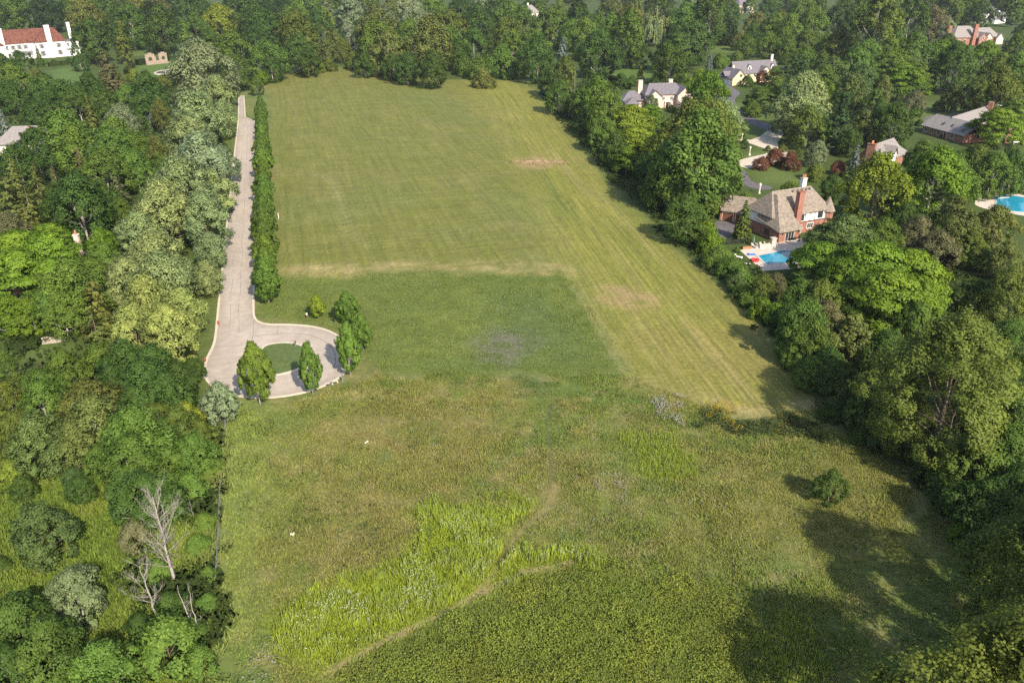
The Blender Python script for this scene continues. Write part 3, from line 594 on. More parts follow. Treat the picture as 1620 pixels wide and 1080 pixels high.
# ------------------------------------------------------------------ where the trees stand: crown centre x y, crown width, form + colour
TREES = dict(
silver=("the row of silver maples along the wooded side of the road", """
320 116 92 CS/345 156 56 Cs/310 188 84 Cs/351 190 48 Cs/300 222 78 Cs/318 256 88 CS/352 264 48 CS/285 298 94 Cs/333 300 66 Cs/262 340 92 Cs/322 346 80 Cs/222 366 68 Cs/335 396 50 Cs/245 416 92 Cs/327 440 52 Cs/205 450 74 Cs/262 456 94 Cs/235 490 84 Cw/288 492 70 Cw/215 526 74 Cw/268 532 92 Cw"""),
left=("the wood left of the road", """
22 22 72 Am/75 22 60 Ak/112 14 52 Ad/138 38 74 Ao/146 66 58 Ad/165 20 50 Ad/188 42 48 Ad/182 8 46 Ak/208 44 58 Ad/220 14 50 Ao/258 48 62 Ad/246 15 54 Ao/347 32 80 Ay/332 66 56 Dd/294 66 27 Km/196 76 31 Kl/145 84 28 Am/368 80 60 Am/376 112 52 Ad/405 36 50 Ad/408 62 44 Ad/372 10 42 Ad/300 20 50 Ad/310 45 46 Am
33 102 36 Ad/62 92 15 Ed/127 98 25 Ad/4 104 28 Ad/170 112 52 Ft/153 94 18 Jy/20 128 54 Am/18 152 50 Ad/75 147 58 Ad/100 158 58 Ad/145 148 54 Ad/80 168 54 Ad/125 172 54 Ad/160 162 50 Ad/58 124 30 Ao/235 148 60 Ad/230 172 54 Ad/200 152 34 Jm/260 130 25 Jl/212 121 24 Jy/185 128 24 Jo/230 122 20 Jt/275 130 18 Jm
238 186 22 Eu/238 208 18 Ed/5 193 24 Eu/146 195 32 Eo/241 236 16 Eu/192 193 54 AS/255 184 32 Bo/60 190 48 Ad/100 194 38 Jo/110 194 30 Jt
104 224 92 Am/30 264 72 Ad/122 242 68 Am/60 247 68 Ad/182 217 58 Am/180 247 68 Am/220 242 54 Am/228 247 22 Jy/165 270 78 Am/215 268 58 Am/250 250 38 Bo/258 268 44 Am/24 280 28 Eo/130 270 28 Et
28 300 42 Eo/62 304 44 Eo/92 304 34 Et/130 334 98 Ad/100 322 68 Ad/165 322 58 Ad/185 300 48 Ft/190 336 38 Am/15 317 58 Fo/46 326 52 Fo/15 360 50 At/42 348 48 Fo
78 374 74 Dg/33 402 108 Dg/80 408 106 Dg/108 374 38 Dy/30 432 108 Dg/82 434 88 Dg/162 387 48 Ag/165 414 54 Am
118 457 104 Am/145 434 58 Am/85 482 78 Am/15 498 66 Ag/48 498 60 Ag/100 496 68 Am/155 492 70 Fo/150 516 56 Fo/65 457 58 Am/0 452 40 Am
105 592 66 Am/62 594 34 At/12 582 34 Bm/14 632 50 Bl/30 612 42 Bl/65 612 68 Am/70 642 68 Am/160 577 68 Am/200 585 78 Ad/245 590 78 Ad/232 614 88 Ad/283 602 72 Ad/182 607 68 Ad/305 584 40 Ad/265 628 74 Ad/212 642 68 Ad
142 642 98 Ao/155 680 98 Ao/125 702 78 Ao/65 705 92 An/92 722 58 An/220 702 104 Am/208 732 106 Am/255 714 78 Am/250 662 58 Al/296 658 54 Ay/285 682 68 Al/318 688 52 Al/308 718 66 Am/332 740 38 Jm/348 636 56 LS/160 730 60 Am/30 680 60 Al/25 720 50 Jl
117 757 34 An/20 747 48 Jy/65 845 104 An/128 774 46 Ad/36 772 44 Ad/0 897 40 Jd/120 942 96 Ap/30 992 118 Ad/82 1032 116 Ad/15 1055 98 Ad/165 1062 108 Am/265 1027 104 Jm/213 852 58 Jt/230 788 100 Ad/258 790 74 Am/200 780 68 Ad/300 775 58 Jm/322 828 42 Jm/312 862 40 Jm/270 962 52 Jd/330 955 36 Jm/220 992 48 Jd/300 1000 50 Jm/250 905 44 Jm/330 910 28 Jm/130 1060 80 Ad/315 1050 60 Jm"""),
back=("the wood behind the mown field", """
415 47 54 Ad/470 55 68 Al/472 84 54 Ad/423 92 58 Am/430 108 38 Ad/487 100 38 Ad/406 138 22 Am/412 122 22 Ag/514 34 32 By/517 82 24 Bo/543 80 24 Bl/553 34 52 BS/530 66 30 Bo/505 60 26 Bd
595 46 68 Ao/600 77 68 Am/577 103 34 Ad/615 87 58 Ao/622 105 38 Ad/650 67 58 Am/645 108 44 Ad/680 77 72 Ao/683 112 48 Ad/712 47 68 Al/705 72 58 Am/725 87 44 Ad/750 74 44 Ad/758 37 58 Ad/735 108 34 Jm/758 113 38 Jm/765 127 36 Jo/795 107 52 Jm/808 82 52 Al/803 54 54 Al/778 62 40 Ad/790 17 58 Ad/685 17 58 Am/646 17 54 AS/620 22 40 Ao/660 35 50 AS/582 15 50 Am/490 10 46 Am/450 24 54 Ak/426 14 50 Ad/505 38 40 Ad/470 30 48 Am/540 12 46 Ad/730 12 50 Ad/560 100 30 Jl/520 104 26 Jl/500 108 24 Jy"""),
right=("the wooded gardens right of the field", """
810 78 48 Bm/850 97 58 Ad/845 72 50 Am/890 100 34 Eu/893 128 42 Bl/885 152 48 Am/945 87 60 Ad/925 64 50 Am/975 92 30 Ad/945 157 68 Am/958 182 64 Am/870 128 40 Ad/915 165 40 Ad/997 197 82 DG/1005 222 74 DG/992 252 48 Dg/1028 187 58 Dg/930 190 40 Ad/955 215 46 Am/975 240 44 Ad
1098 227 124 Al/1075 262 98 Am/1125 207 88 Al/1137 237 68 Am/1145 192 58 As/1103 264 134 Am/1060 292 78 Am/1106 318 60 Am/1085 346 68 Ad/1155 288 34 Am/1030 268 50 Ad/1040 300 50 Am/1078 320 50 Am
1118 372 44 Jg/1124 390 42 Jg/1158 425 44 Jm/1140 410 44 Jm/1172 440 42 Jm/1120 391 30 Jg/1131 413 36 Jm/1150 423 34 Jm/1165 450 32 Jn/1176 462 32 Jm/1182 475 30 Jm/1207 460 42 Al/1226 448 36 At/1205 490 42 Jg/1227 500 42 Jg/1248 502 40 Am/1264 522 86 Am/1266 478 58 Am/1298 482 74 Al/1280 508 68 Am/1252 556 44 Am/1254 574 34 Jm/1282 546 68 Am/1306 510 56 At/1195 475 30 Jm/1265 520 44 Am
1300 408 96 Dg/1380 420 130 Dg/1440 432 114 Dg/1335 376 90 Dn/1400 470 124 Dg/1275 440 50 Dm/1460 472 88 Dg/1316 374 50 DS/1330 440 90 Dg/1345 480 80 Dd
1385 305 96 AG/1477 295 98 Ag/1505 286 74 Am/1497 274 66 Am/1545 262 52 Al/1570 277 66 Am/1503 364 82 Ao/1570 367 68 Ao/1450 377 58 At/1485 393 58 At/1533 392 58 Al/1395 376 66 Am/1348 337 22 Jo/1352 260 26 Eu/1325 268 26 Jb/1600 274 58 Ad/1612 296 26 Jp/1545 402 48 Am/1590 412 58 Ao/1540 467 58 Ad/1590 472 78 Al/1430 350 50 Ad/1420 330 50 Ad
1500 600 220 Il/1590 562 118 Im/1425 652 92 Il/1345 538 72 Lo/1330 610 66 Ad/1370 652 68 Ad/1392 692 50 Jd/1280 590 52 Am/1310 575 56 Ad/1400 560 70 Ad/1450 520 70 Am/1320 650 40 Jd/1360 690 34 Jd
1540 735 104 Am/1590 725 98 Am/1500 765 54 Jm/1470 745 46 Jd/1440 715 46 Jd/1560 802 108 Ad/1602 785 88 Ad/1520 848 44 Jg/1550 835 50 Jm/1604 860 96 Il/1545 1060 40 Jm/1500 795 50 Jd/1590 640 90 Am/1610 680 70 Ad"""),
farright=("the wooded gardens of the far houses", """
1212 17 30 Ad/1270 22 50 Am/1250 54 48 Am/1285 42 50 Am/1225 47 48 Am/1360 47 58 Bd/1385 52 72 Bl/1398 54 58 Bm/1365 22 58 Am/1440 30 58 Bd/1412 12 58 Am/1324 74 56 Al/1305 80 34 AG/1286 91 17 JY/1470 42 50 At/1500 17 58 Am/1525 12 48 Am/1550 28 38 Ad/1498 74 32 Ad/1446 82 58 Am/1405 90 58 Am/1370 94 58 Am/1488 88 44 Ag/1558 90 42 Ag/1510 107 68 Ad/1578 114 58 Al/1606 82 46 Ad/1600 127 56 Am/1335 20 50 Ad/1470 15 40 Ad
1265 112 46 Fk/1315 122 60 An/1355 110 58 Am/1360 137 58 An/1405 107 58 Dm/1425 127 66 Dg/1445 117 58 Dm/1395 147 34 Bo/1272 162 84 As/1250 150 50 Am/1312 155 32 Ag/1345 157 58 An/1366 202 36 Bo/1328 206 48 Kk/1382 167 38 Bd/1412 202 60 Ad/1446 162 36 At/1292 242 38 AS/1278 202 58 Al/1508 157 32 Lo/1576 150 68 Al/1550 147 40 Am/1612 152 48 Ad/1580 196 74 Dg/1605 177 58 Dm/1456 257 54 Am/1478 264 36 Am/1516 262 48 Am/1537 256 54 Al/1300 200 40 Ad/1345 225 40 Ad/1300 130 50 Am/1390 200 50 Ad/1225 122 24 Am
1226 147 42 Am/1203 154 50 Dd/1231 139 36 Ao/1271 142 44 Ao/1261 173 80 As/1139 188 58 As/1175 204 20 Ag/1129 151 36 AG/1106 132 44 AG/1119 152 56 Ag/1206 121 20 Lb/1182 131 20 Jd/1253 113 46 Fk/1190 175 30 Jm/1178 227 14 Ad/1093 185 34 Jb/1030 164 20 Lp
966 20 44 Ao/1033 38 66 Hs/997 32 50 Ho/1028 52 40 Hs/995 62 54 Bm/968 60 50 Bm/945 47 40 Bm/872 40 58 Am/828 38 48 Am/808 27 46 Am/915 30 38 Ad/885 22 30 Al/1046 14 50 Ad/1085 34 58 Am/1124 28 62 Bd/1150 57 27 Hl/1197 38 34 Ao/1190 58 30 Ad/1072 77 80 Dd/1060 101 56 Ad/1098 67 58 Ad/1122 102 19 Eu/1072 116 36 Jm/1013 119 15 Kl/982 132 26 Jd/1000 130 20 Jd/1040 128 22 Jm/905 55 44 Am/1010 85 40 Ad/1160 25 30 Ad/1170 70 30 Jo/1140 100 26 Jm/1180 74 32 Am/1214 71 36 Am/1246 78 30 Am/1274 92 36 Am/1298 104 32 Ad/1222 56 32 Ad/1166 92 18 Jm/1275 68 36 Am/1240 96 20 Jd/1225 252 30 Jb/1205 260 26 Jb/1250 258 32 Jb/1240 66 40 Am
1035 173 11 Jm/1062 174 12 Jd/1086 173 10 Jm/1254 373 13 Jm/1291 367 13 Jd/1306 363 11 Jm/1166 396 10 Jm/86 100 10 Jd/70 98 9 Jm/109 97 10 Jd/1470 207 10 Jm/1492 215 10 Jd/1448 178 22 Jm/1484 170 20 Jo/1530 172 18 Jm/1222 140 12 Jd/1195 142 10 Jm/1215 236 10 Jm/1238 236 14 Jo/1262 244 12 Jd/1150 148 14 Jm/1135 128 14 Jd/1455 195 14 Jd/1600 240 18 Jm/1570 232 14 Jd/1560 345 20 Jd/1250 300 30 Jm/1315 300 36 Ad/1290 275 32 Jl/1180 318 26 Jm"""),
)
LM = [("white red-roofed mansion", 60, 70), ("ruined brick arches", 250, 92), ("round garden pond", 262, 114), ("grey-roofed house", 38, 214), ("hidden brick house", 60, 455), ("concrete driveway", 62, 541),
      ("turnaround", 400, 585), ("top of the road", 380, 170), ("middle of the road", 365, 330), ("bare dead trees", 275, 880), ("rough grass clearing", 90, 800), ("far field edge", 620, 122), ("pink house", 1042, 150),
      ("yellow house", 1196, 110), ("half-timbered house", 1230, 335), ("blue swimming pool", 1232, 410), ("concrete forecourt", 1215, 235), ("long brick house", 1512, 190), ("brick gabled house", 1425, 238),
      ("curved swimming pool", 1585, 320), ("far brick house", 1550, 50), ("far grey-roofed house", 846, 12), ("mown field corner", 1285, 635), ("lone meadow tree", 1310, 770), ("far white house", 1588, 18), ("far pink brick house", 1186, 8)]
FORM = dict(A='rounded broadleaf tree', B='tall narrow tree', C='feathery maple', D='flat-layered locust', E='pointed spruce', F='tiered pine', H='weeping willow', I='large open-crowned cottonwood', J='low shrub', K='dense cone-shaped tree', L='sparse small tree')
CATS = dict(V='tree', A='tree', B='tree', C='tree', D='tree', E='tree', F='tree', G='tree', H='tree', I='tree', J='shrub', K='tree', L='tree')
def solve(px, py, w, code):
    W0, H0, cf = SP[code]; zc = 0
    for _ in range(8):
        x, y = gp(px, py, zc); W = w * depth(x, y, zc) / F; W = min(W, 27); zc = cf * W * H0 / W0
    return x, y, W
trg = random.Random(99)
LABELS = {}                                           # base label -> [(distance, object)]
def put_tree(code, colk, x, y, W, hs=1.0, label=None, group=None, cat=None):
    v = PROTO[code]; kind, cm, tm = v[trg.randrange(len(v))]
    o = bpy.data.objects.new(kind, None); C.objects.link(o); o.empty_display_size = .5
    s = W / SP[code][0]; o.location = (x, y, 0); o.rotation_euler = (0, 0, trg.uniform(0, 2 * PI)); o.scale = (s * trg.uniform(.93, 1.07), s * trg.uniform(.93, 1.07), s * hs)
    c = bpy.data.objects.new('crown', cm); C.objects.link(c); c.parent = o
    b = PAL[colk]; f = trg.uniform(.86, 1.14); hv = trg.uniform(-.08, .08)
    f *= (1.4 if colk in 'uYl' else 1.8 if colk in 'swS' else 2.05) * (1.3 if code in 'EF' and colk not in 'ot' else 1)
    c.color = (b[0] * f * (1 + hv), b[1] * f, b[2] * f * (1 - hv), 1)
    t = bpy.data.objects.new('trunk', tm); C.objects.link(t); t.parent = o
    tag(o, label, cat or CATS[code], group)
    return o
def near_label(px, py, desc):
    best = min(LM, key=lambda l: math.hypot((l[1] - px) * .8, (l[2] - py) * 1.5)); dx, dy = px - best[1], py - best[2]
    rel = ('right of' if dx > 0 else 'left of') if abs(dx) > abs(dy) * 1.3 else ('in front of' if dy > 0 else 'behind')
    return f'{desc} {rel} the {best[0]}', math.hypot(dx, dy), best[0]
for reg, (gname, txt) in TREES.items():
    for e in txt.replace('\n', '/').split('/'):
        if not e.strip(): continue
        a, b, c, k = e.split(); px, py, wpx = float(a), float(b), float(c); code, colk = k[0], k[1]
        x, y, W = solve(px, py, wpx, code)
        o = put_tree(code, colk, x, y, W, trg.uniform(.9, 1.12), group=('shrubs in ' if code == 'J' else 'trees in ') + gname)
        size = 'small ' if W < 7 and code not in 'JL' else ('big ' if W > 16 and code != 'I' else '')
        lb, d, l = near_label(px, py, size + CN[colk] + ' ' + FORM[code])
        LABELS.setdefault(lb, []).append((d, o))
# the wood that closes the view beyond the last gardens: one far mass
dw = [[], [], []]; dwo = 0; drg = np.random.RandomState(31)
for i in range(230):
    px = trg.uniform(-30, 1650); y = trg.uniform(640, 1330); X = (px - 810) / F * depth(0, y, 8)
    if any(abs(px - hx) < hw and y < hy for hx, hw, hy in ((846, 34, 800), (1186, 26, 940), (1588, 30, 790), (1550, 56, 690), (60, 70, 640))): continue
    v_ = PROTO[trg.choice('AAAAABB')]; me = v_[trg.randrange(len(v_))][1]; n = len(me.vertices)
    co = np.empty(n * 3, np.float32); me.vertices.foreach_get('co', co); co = co.reshape(-1, 4, 3); tn = np.empty(n, np.float32); me.attributes['tone'].data.foreach_get('value', tn)
    k = drg.permutation(len(co))[:len(co) // 4]; q4 = co[k]; cc = q4.mean(1, keepdims=True); q4 = cc + (q4 - cc) * 1.9; t4 = tn.reshape(-1, 4)[k, 0]
    sc_ = trg.uniform(13, 20) / 12; th_ = trg.uniform(0, 2 * PI); ca, sa = math.cos(th_) * sc_, math.sin(th_) * sc_
    P = np.stack([q4[..., 0] * ca - q4[..., 1] * sa + X, q4[..., 0] * sa + q4[..., 1] * ca + y, q4[..., 2] * sc_], -1).reshape(-1, 3)
    nn = np.repeat((cc[:, 0] - np.array([0, 0, 5.5])), 4, 0); nn = np.stack([nn[:, 0] * ca - nn[:, 1] * sa, nn[:, 0] * sa + nn[:, 1] * ca, nn[:, 2] * sc_ + 2], -1); nn /= np.linalg.norm(nn, axis=1)[:, None]
    col = np.array(PAL[trg.choice('ddmmmolkS')]) * 1.65 * trg.uniform(.85, 1.15)
    dw[0].append(P); LN.append(nn); dw[2].append(np.repeat(col[None] * (.55 + .9 * t4[:, None]), 4, 0))
V = np.concatenate(dw[0]); o = obj('distant_woodland', leaf_mesh('distant_woodland', V, np.arange(len(V)).reshape(-1, 4), M['blade'], {'col': ('FLOAT_COLOR', 'POINT', rgba(np.concatenate(dw[2])))})); o['kind'] = 'stuff'; o['label'] = 'mass of far woodland at the top of the view'
ORD = ['nearest', 'second nearest', 'third nearest', 'fourth nearest', 'fifth nearest', 'sixth nearest', 'seventh nearest', 'eighth nearest', 'ninth nearest', 'tenth nearest']
for lb, L_ in LABELS.items():
    L_.sort(key=lambda t: t[0])
    for i, (d, o) in enumerate(L_):
        o['label'] = lb if len(L_) == 1 else lb + ', ' + (ORD[i] if i < 10 else 'beyond ten others')
# street trees: young maples planted in a line on the field side of the road
ow = ['first', 'second', 'third', 'fourth', 'fifth', 'sixth', 'seventh', 'eighth', 'ninth', 'tenth', 'eleventh', 'twelfth', 'thirteenth', 'fourteenth', 'fifteenth', 'sixteenth', 'seventeenth', 'eighteenth', 'nineteenth', 'twentieth', 'twenty-first', 'twenty-second', 'twenty-third']
for i in range(23):
    s = 1.0 + i * 9.6 + trg.uniform(-.6, .6)
    p = on_road(s, 7.4 + 2.6)
    put_tree('G', 'v' if i in (0, 2, 6, 11, 15) else 'm', p[0], p[1], trg.uniform(4.4, 5.5), trg.uniform(1.0, 1.3), f'green young maple in the row beside the road, {ow[i]} from the turnaround', 'maples in the row beside the road')
def based(bx, by, top, wpx, code, colk, label, group=None):
    x, y = gp(bx, by); W = wpx * .8 * depth(x, y, 3) / F; lo, hi = 0, 40
    for _ in range(40):
        m_ = (lo + hi) / 2
        if prj(x, y, m_)[1] > top: lo = m_
        else: hi = m_
    return put_tree(code, colk, x, y, W, lo / (SP[code][1] * W / SP[code][0]), label, group)
tg = 'young trees round the turnaround'
based(503, 503, 468, 30, 'G', 'G', 'small bright young maple alone on the verge above the turnaround', tg)
based(551, 514, 463, 40, 'G', 'v', 'young maple behind the other two at the turnaround corner', tg)
based(575, 553, 500, 36, 'G', 'v', 'young maple standing furthest into the field by the turnaround', tg)
based(555, 594, 512, 44, 'G', 'v', 'young maple shading the kerb on the outer bend of the turnaround', tg)
based(495, 624, 545, 38, 'G', 'v', 'narrow young maple at the near kerb of the turnaround, below the island', tg)
based(412, 640, 544, 58, 'G', 'v', 'widest young maple at the near kerb of the turnaround, in front of its bend', tg)
based(1308, 797, 748, 60, 'A', 'd', 'lone small tree casting a shadow on the open meadow')
based(1173, 380, 318, 44, 'E', 'l', 'slender yellow green larch between the garage and the iron fence')
# trees that stand just outside the view, seen through the shade they throw on the meadow
for x, y, W, k, lab in ((53, 57, 17, 'l', 'light green cottonwood shading the near meadow corner, nearer the wood'), (41, 45, 16.5, 'l', 'light green cottonwood closest to the camera at the near meadow corner'), (66, 64, 16, 'm', 'mid green cottonwood behind the near meadow corner')):
    put_tree('I', k, x, y, W, .98, lab, 'cottonwoods at the near corner of the meadow')
# ------------------------------------------------------------------ bare dead trees
def dead_tree(bx, by, top, seed, label, nb=26, spread=.34, r0=.32, lean=(0, 0), wood='deadwood'):
    x, y = gp(bx, by); lo, hi = 0, 40
    for _ in range(40):
        m_ = (lo + hi) / 2
        if prj(x + lean[0] * m_, y + lean[1] * m_, m_)[1] > top: lo = m_
        else: hi = m_
    H = lo; rg_ = random.Random(seed); root = thing('dead_tree', label, 'dead tree', (x, y, 0), group='bare dead trees among the shrubs')
    mb = MB(); n = 9; pts = [(lean[0] * H * i / n + rg_.uniform(-.1, .1), lean[1] * H * i / n + rg_.uniform(-.1, .1), H * i / n) for i in range(n + 1)]; pts[0] = (0, 0, -.2)
    r0 *= .58; mb.tube(pts, [r0 * (1 - .88 * i / n) for i in range(n + 1)], 8); part('trunk', mb, M[wood], root, smooth=True)
    br = MB()
    def grow(p, d, L_, r, lev):
        q = [p]; k = 4
        for i in range(k):
            d = (d[0] + rg_.uniform(-.18, .18), d[1] + rg_.uniform(-.18, .18), d[2] + rg_.uniform(-.06, .22)); l = math.sqrt(sum(c * c for c in d)); d = tuple(c / l for c in d)
            q.append(tuple(q[-1][c] + d[c] * L_ / k for c in range(3)))
        br.tube(q, [r * (1 - .8 * i / k) for i in range(k + 1)], 5)
        if lev < 3:
            for _ in range((5, 3, 2)[lev]):
                i = rg_.randint(1, k); dd = (d[0] + rg_.uniform(-.8, .8), d[1] + rg_.uniform(-.8, .8), d[2] + rg_.uniform(-.2, .6))
                grow(q[i], dd, L_ * rg_.uniform(.35, .6), r * .5, lev + 1)
    for i in range(nb):
        t = rg_.uniform(.22, .98); j = min(int(t * n), n - 1); f = t * n - j; p = tuple(pts[j][c] * (1 - f) + pts[j + 1][c] * f for c in range(3))
        ph = rg_.uniform(0, 2 * PI); grow(p, (math.cos(ph), math.sin(ph), .15 + .9 * t), H * spread * (1.05 - .55 * t) * rg_.uniform(.5, 1.1), r0 * .30 * (1.1 - .7 * t), 0)
    part('branches', br, M[wood], root, smooth=True); return root
dead_tree(278, 924, 786, 3, 'tallest bare dead tree with many bleached branches among the shrubs', 34, .36, .36, (-.02, .0))
dead_tree(253, 992, 892, 5, 'forked bare dead tree left of the tallest dead tree', 18, .36, .26, (-.06, .02))
dead_tree(305, 997, 926, 8, 'leaning bare dead stem with few branches in front of the tallest dead tree', 7, .22, .2, (-.10, .04))
dead_tree(317, 1008, 930, 11, 'thin straight bare dead stem nearest the meadow edge', 6, .2, .17, (-.03, .02))
dead_tree(312, 835, 792, 14, 'small bare dead snag behind the tallest dead tree', 6, .3, .1, (-.06, 0))
dead_tree(1490, 715, 590, 17, 'grey leafless tree showing through the big cottonwood', 22, .40, .20, (.04, 0), 'bark')
dead_tree(1403, 712, 650, 19, 'small grey leafless tree at the dark wood edge right of the meadow', 16, .42, .14, (-.05, 0), 'bark')
dead_tree(907, 190, 112, 21, 'bare pale trunk rising at the right edge of the mown field', 14, .16, .22)
dead_tree(518, 102, 48, 23, 'bare pale tree in the gap behind the far field edge', 16, .22, .3)
dead_tree(556, 96, 40, 25, 'bare pale tree right of the gap behind the far field edge', 16, .22, .3)
# ------------------------------------------------------------------ houses
def gable_roof(mb, x0, x1, y0, y1, ze, h, axis='x', ov=.5, th=.22):
    if axis == 'x':
        ym = (y0 + y1) / 2; k = h / ((y1 - y0) / 2); e = ze - ov * k
        mb.slab([(x0 - ov, y0 - ov, e + th), (x1 + ov, y0 - ov, e + th), (x1 + ov, ym, ze + h + th), (x0 - ov, ym, ze + h + th)], th)
        mb.slab([(x1 + ov, y1 + ov, e + th), (x0 - ov, y1 + ov, e + th), (x0 - ov, ym, ze + h + th), (x1 + ov, ym, ze + h + th)], th)
    else:
        xm = (x0 + x1) / 2; k = h / ((x1 - x0) / 2); e = ze - ov * k
        mb.slab([(x0 - ov, y1 + ov, e + th), (x0 - ov, y0 - ov, e + th), (xm, y0 - ov, ze + h + th), (xm, y1 + ov, ze + h + th)], th)
        mb.slab([(x1 + ov, y0 - ov, e + th), (x1 + ov, y1 + ov, e + th), (xm, y1 + ov, ze + h + th), (xm, y0 - ov, ze + h + th)], th)
def hip_roof(mb, x0, x1, y0, y1, ze, h, axis='x', ov=.6, inset=None, th=.2):
    x0 -= ov; x1 += ov; y0 -= ov; y1 += ov
    if axis == 'x':
        i = (y1 - y0) / 2 * .9 if inset is None else inset; ym = (y0 + y1) / 2; A = (x0 + i, ym, ze + h); B = (x1 - i, ym, ze + h)
    else:
        i = (x1 - x0) / 2 * .9 if inset is None else inset; xm = (x0 + x1) / 2; A = (xm, y0 + i, ze + h); B = (xm, y1 - i, ze + h)
    p = [(x0, y0, ze), (x1, y0, ze), (x1, y1, ze), (x0, y1, ze)]; b = [(a, c, z - th) for a, c, z in p]
    V = p + [A, B] + b
    side = [(0, 1, 5, 4), (1, 2, 5), (2, 3, 4, 5), (3, 0, 4)] if axis == 'x' else [(0, 1, 4), (1, 2, 5, 4), (2, 3, 5), (3, 0, 4, 5)]
    mb.add(V, side + [(6, 9, 8, 7)] + [(0, 6, 7, 1), (1, 7, 8, 2), (2, 8, 9, 3), (3, 9, 6, 0)])
def wall_block(mb, x0, x1, y0, y1, h, gab=None, gh=0):
    mb.box(x0, x1, y0, y1, -.3, h)
    if gab == 'x':
        ym = (y0 + y1) / 2
        for xa, xb in ((x0, x0 + .25), (x1 - .25, x1)): mb.add([(xa, y0, h), (xa, y1, h), (xa, ym, h + gh), (xb, y0, h), (xb, y1, h), (xb, ym, h + gh)], [(0, 1, 2)[::-1], (3, 4, 5), (0, 2, 5, 3)[::-1], (1, 4, 5, 2)[::-1]])
    elif gab == 'y':
        xm = (x0 + x1) / 2
        for ya, yb in ((y0, y0 + .25), (y1 - .25, y1)): mb.add([(x0, ya, h), (x1, ya, h), (xm, ya, h + gh), (x0, yb, h), (x1, yb, h), (xm, yb, h + gh)], [(0, 1, 2), (3, 4, 5)[::-1], (0, 2, 5, 3), (1, 4, 5, 2)])
def opening(root, name, face, pos, a, z, w, h, frame, pane='glass', shutter=None, depth_=.06, bars=2, arch=False):
    """frame with a pane sub-part on a wall: face F (y=pos, towards -y), L (x=pos, -x), R (x=pos, +x)"""
    def bx(mb, a0, a1, z0, z1, d0, d1):
        if face == 'F': mb.box(a0, a1, pos - d1, pos - d0, z0, z1)
        elif face == 'L': mb.box(pos - d1, pos - d0, a0, a1, z0, z1)
        else: mb.box(pos + d0, pos + d1, a0, a1, z0, z1)
    fr = MB(); t = .12
    bx(fr, a - w / 2 - t, a - w / 2, z - t, z + h + t, -.02, depth_); bx(fr, a + w / 2, a + w / 2 + t, z - t, z + h + t, -.02, depth_)
    bx(fr, a - w / 2, a + w / 2, z + h, z + h + t, -.02, depth_); bx(fr, a - w / 2, a + w / 2, z - t, z, -.02, depth_ + .05)
    for i in range(1, bars): bx(fr, a - w / 2 + w * i / bars - .035, a - w / 2 + w * i / bars + .035, z, z + h, -.01, depth_ - .01)
    f = part(name, fr, M[frame], root)
    g = MB(); bx(g, a - w / 2, a + w / 2, z, z + h, -.02, .025); part('pane' if pane == 'glass' else 'panel', g, M[pane], f)
    if shutter:
        for sx in (-1, 1):
            s_ = MB(); c = a + sx * (w / 2 + t + .3); bx(s_, c - .27, c + .27, z - .05, z + h + .05, -.02, .05); part('shutter', s_, M[shutter], root)
    return f
def chimney(root, roof, x, y, z0, z1, sx, sy, m, cap='stone', pots=0):
    c = MB(); c.box(x - sx / 2, x + sx / 2, y - sy / 2, y + sy / 2, z0, z1 - .25); o = part('chimney', c, M[m], roof)
    k = MB(); k.box(x - sx / 2 - .12, x + sx / 2 + .12, y - sy / 2 - .12, y + sy / 2 + .12, z1 - .25, z1)
    part('chimney_cap', k, M[cap], root)
    for i in range(pots):
        p = MB(); xx = x - sx / 2 + sx * (i + .5) / pots; p.lathe([(.2, z1), (.24, z1 + .3), (.19, z1 + .9)], 10, xx, y); part('chimney_pot', p, M['terracotta'], root)
def house_at(name, label, a, b):
    """a, b: where the front-left and front-right wall foot stand in the photograph"""
    A = gp(*a); B = gp(*b); return thing(name, label, 'house', (A[0], A[1], 0), math.atan2(B[1] - A[1], B[0] - A[0])), math.hypot(B[0] - A[0], B[1] - A[1])
# half-timbered house by the pool
h, Lw = house_at('timbered_house', 'brick and half-timbered house with cedar roof and big chimney above a pool', (1248, 372), (1318, 360))
wl = MB(); wl.box(0, 12, 0, 9, -.3, 3.0); wl.box(-6.6, 0, -3.5, 9, -.3, 2.9); part('brick_wall', wl, M['brick'], h)
wl = MB(); wl.box(0, 12, -.0, 9, 3.0, 5.6); wl.box(-6.4, 0, .2, 8.9, 2.9, 5.6); part('plaster_wall', wl, M['white'], h)
tbm = MB()
tbm.box(-.02, 12.02, -.06, .05, 2.92, 3.14); tbm.box(-.02, 12.02, -.06, .05, 5.4, 5.6)
for x in (0.06, 1.4, 3.0, 4.6, 6.2, 7.8, 9.4, 11.9): tbm.box(x - .09, x + .09, -.05, .05, 3.14, 5.4)
for y in (0.1, 2, 4, 6, 8.9): tbm.box(11.95, 12.06, y - .09, y + .09, 3.0, 5.6)
tbm.box(11.95, 12.06, 0, 9, 2.92, 3.1)
part('timber_frame', tbm, M['timber'], h)
rf = MB(); hip_roof(rf, -6.4, 12, 0, 9, 5.6, 5.2, 'x', .6, 3.4)
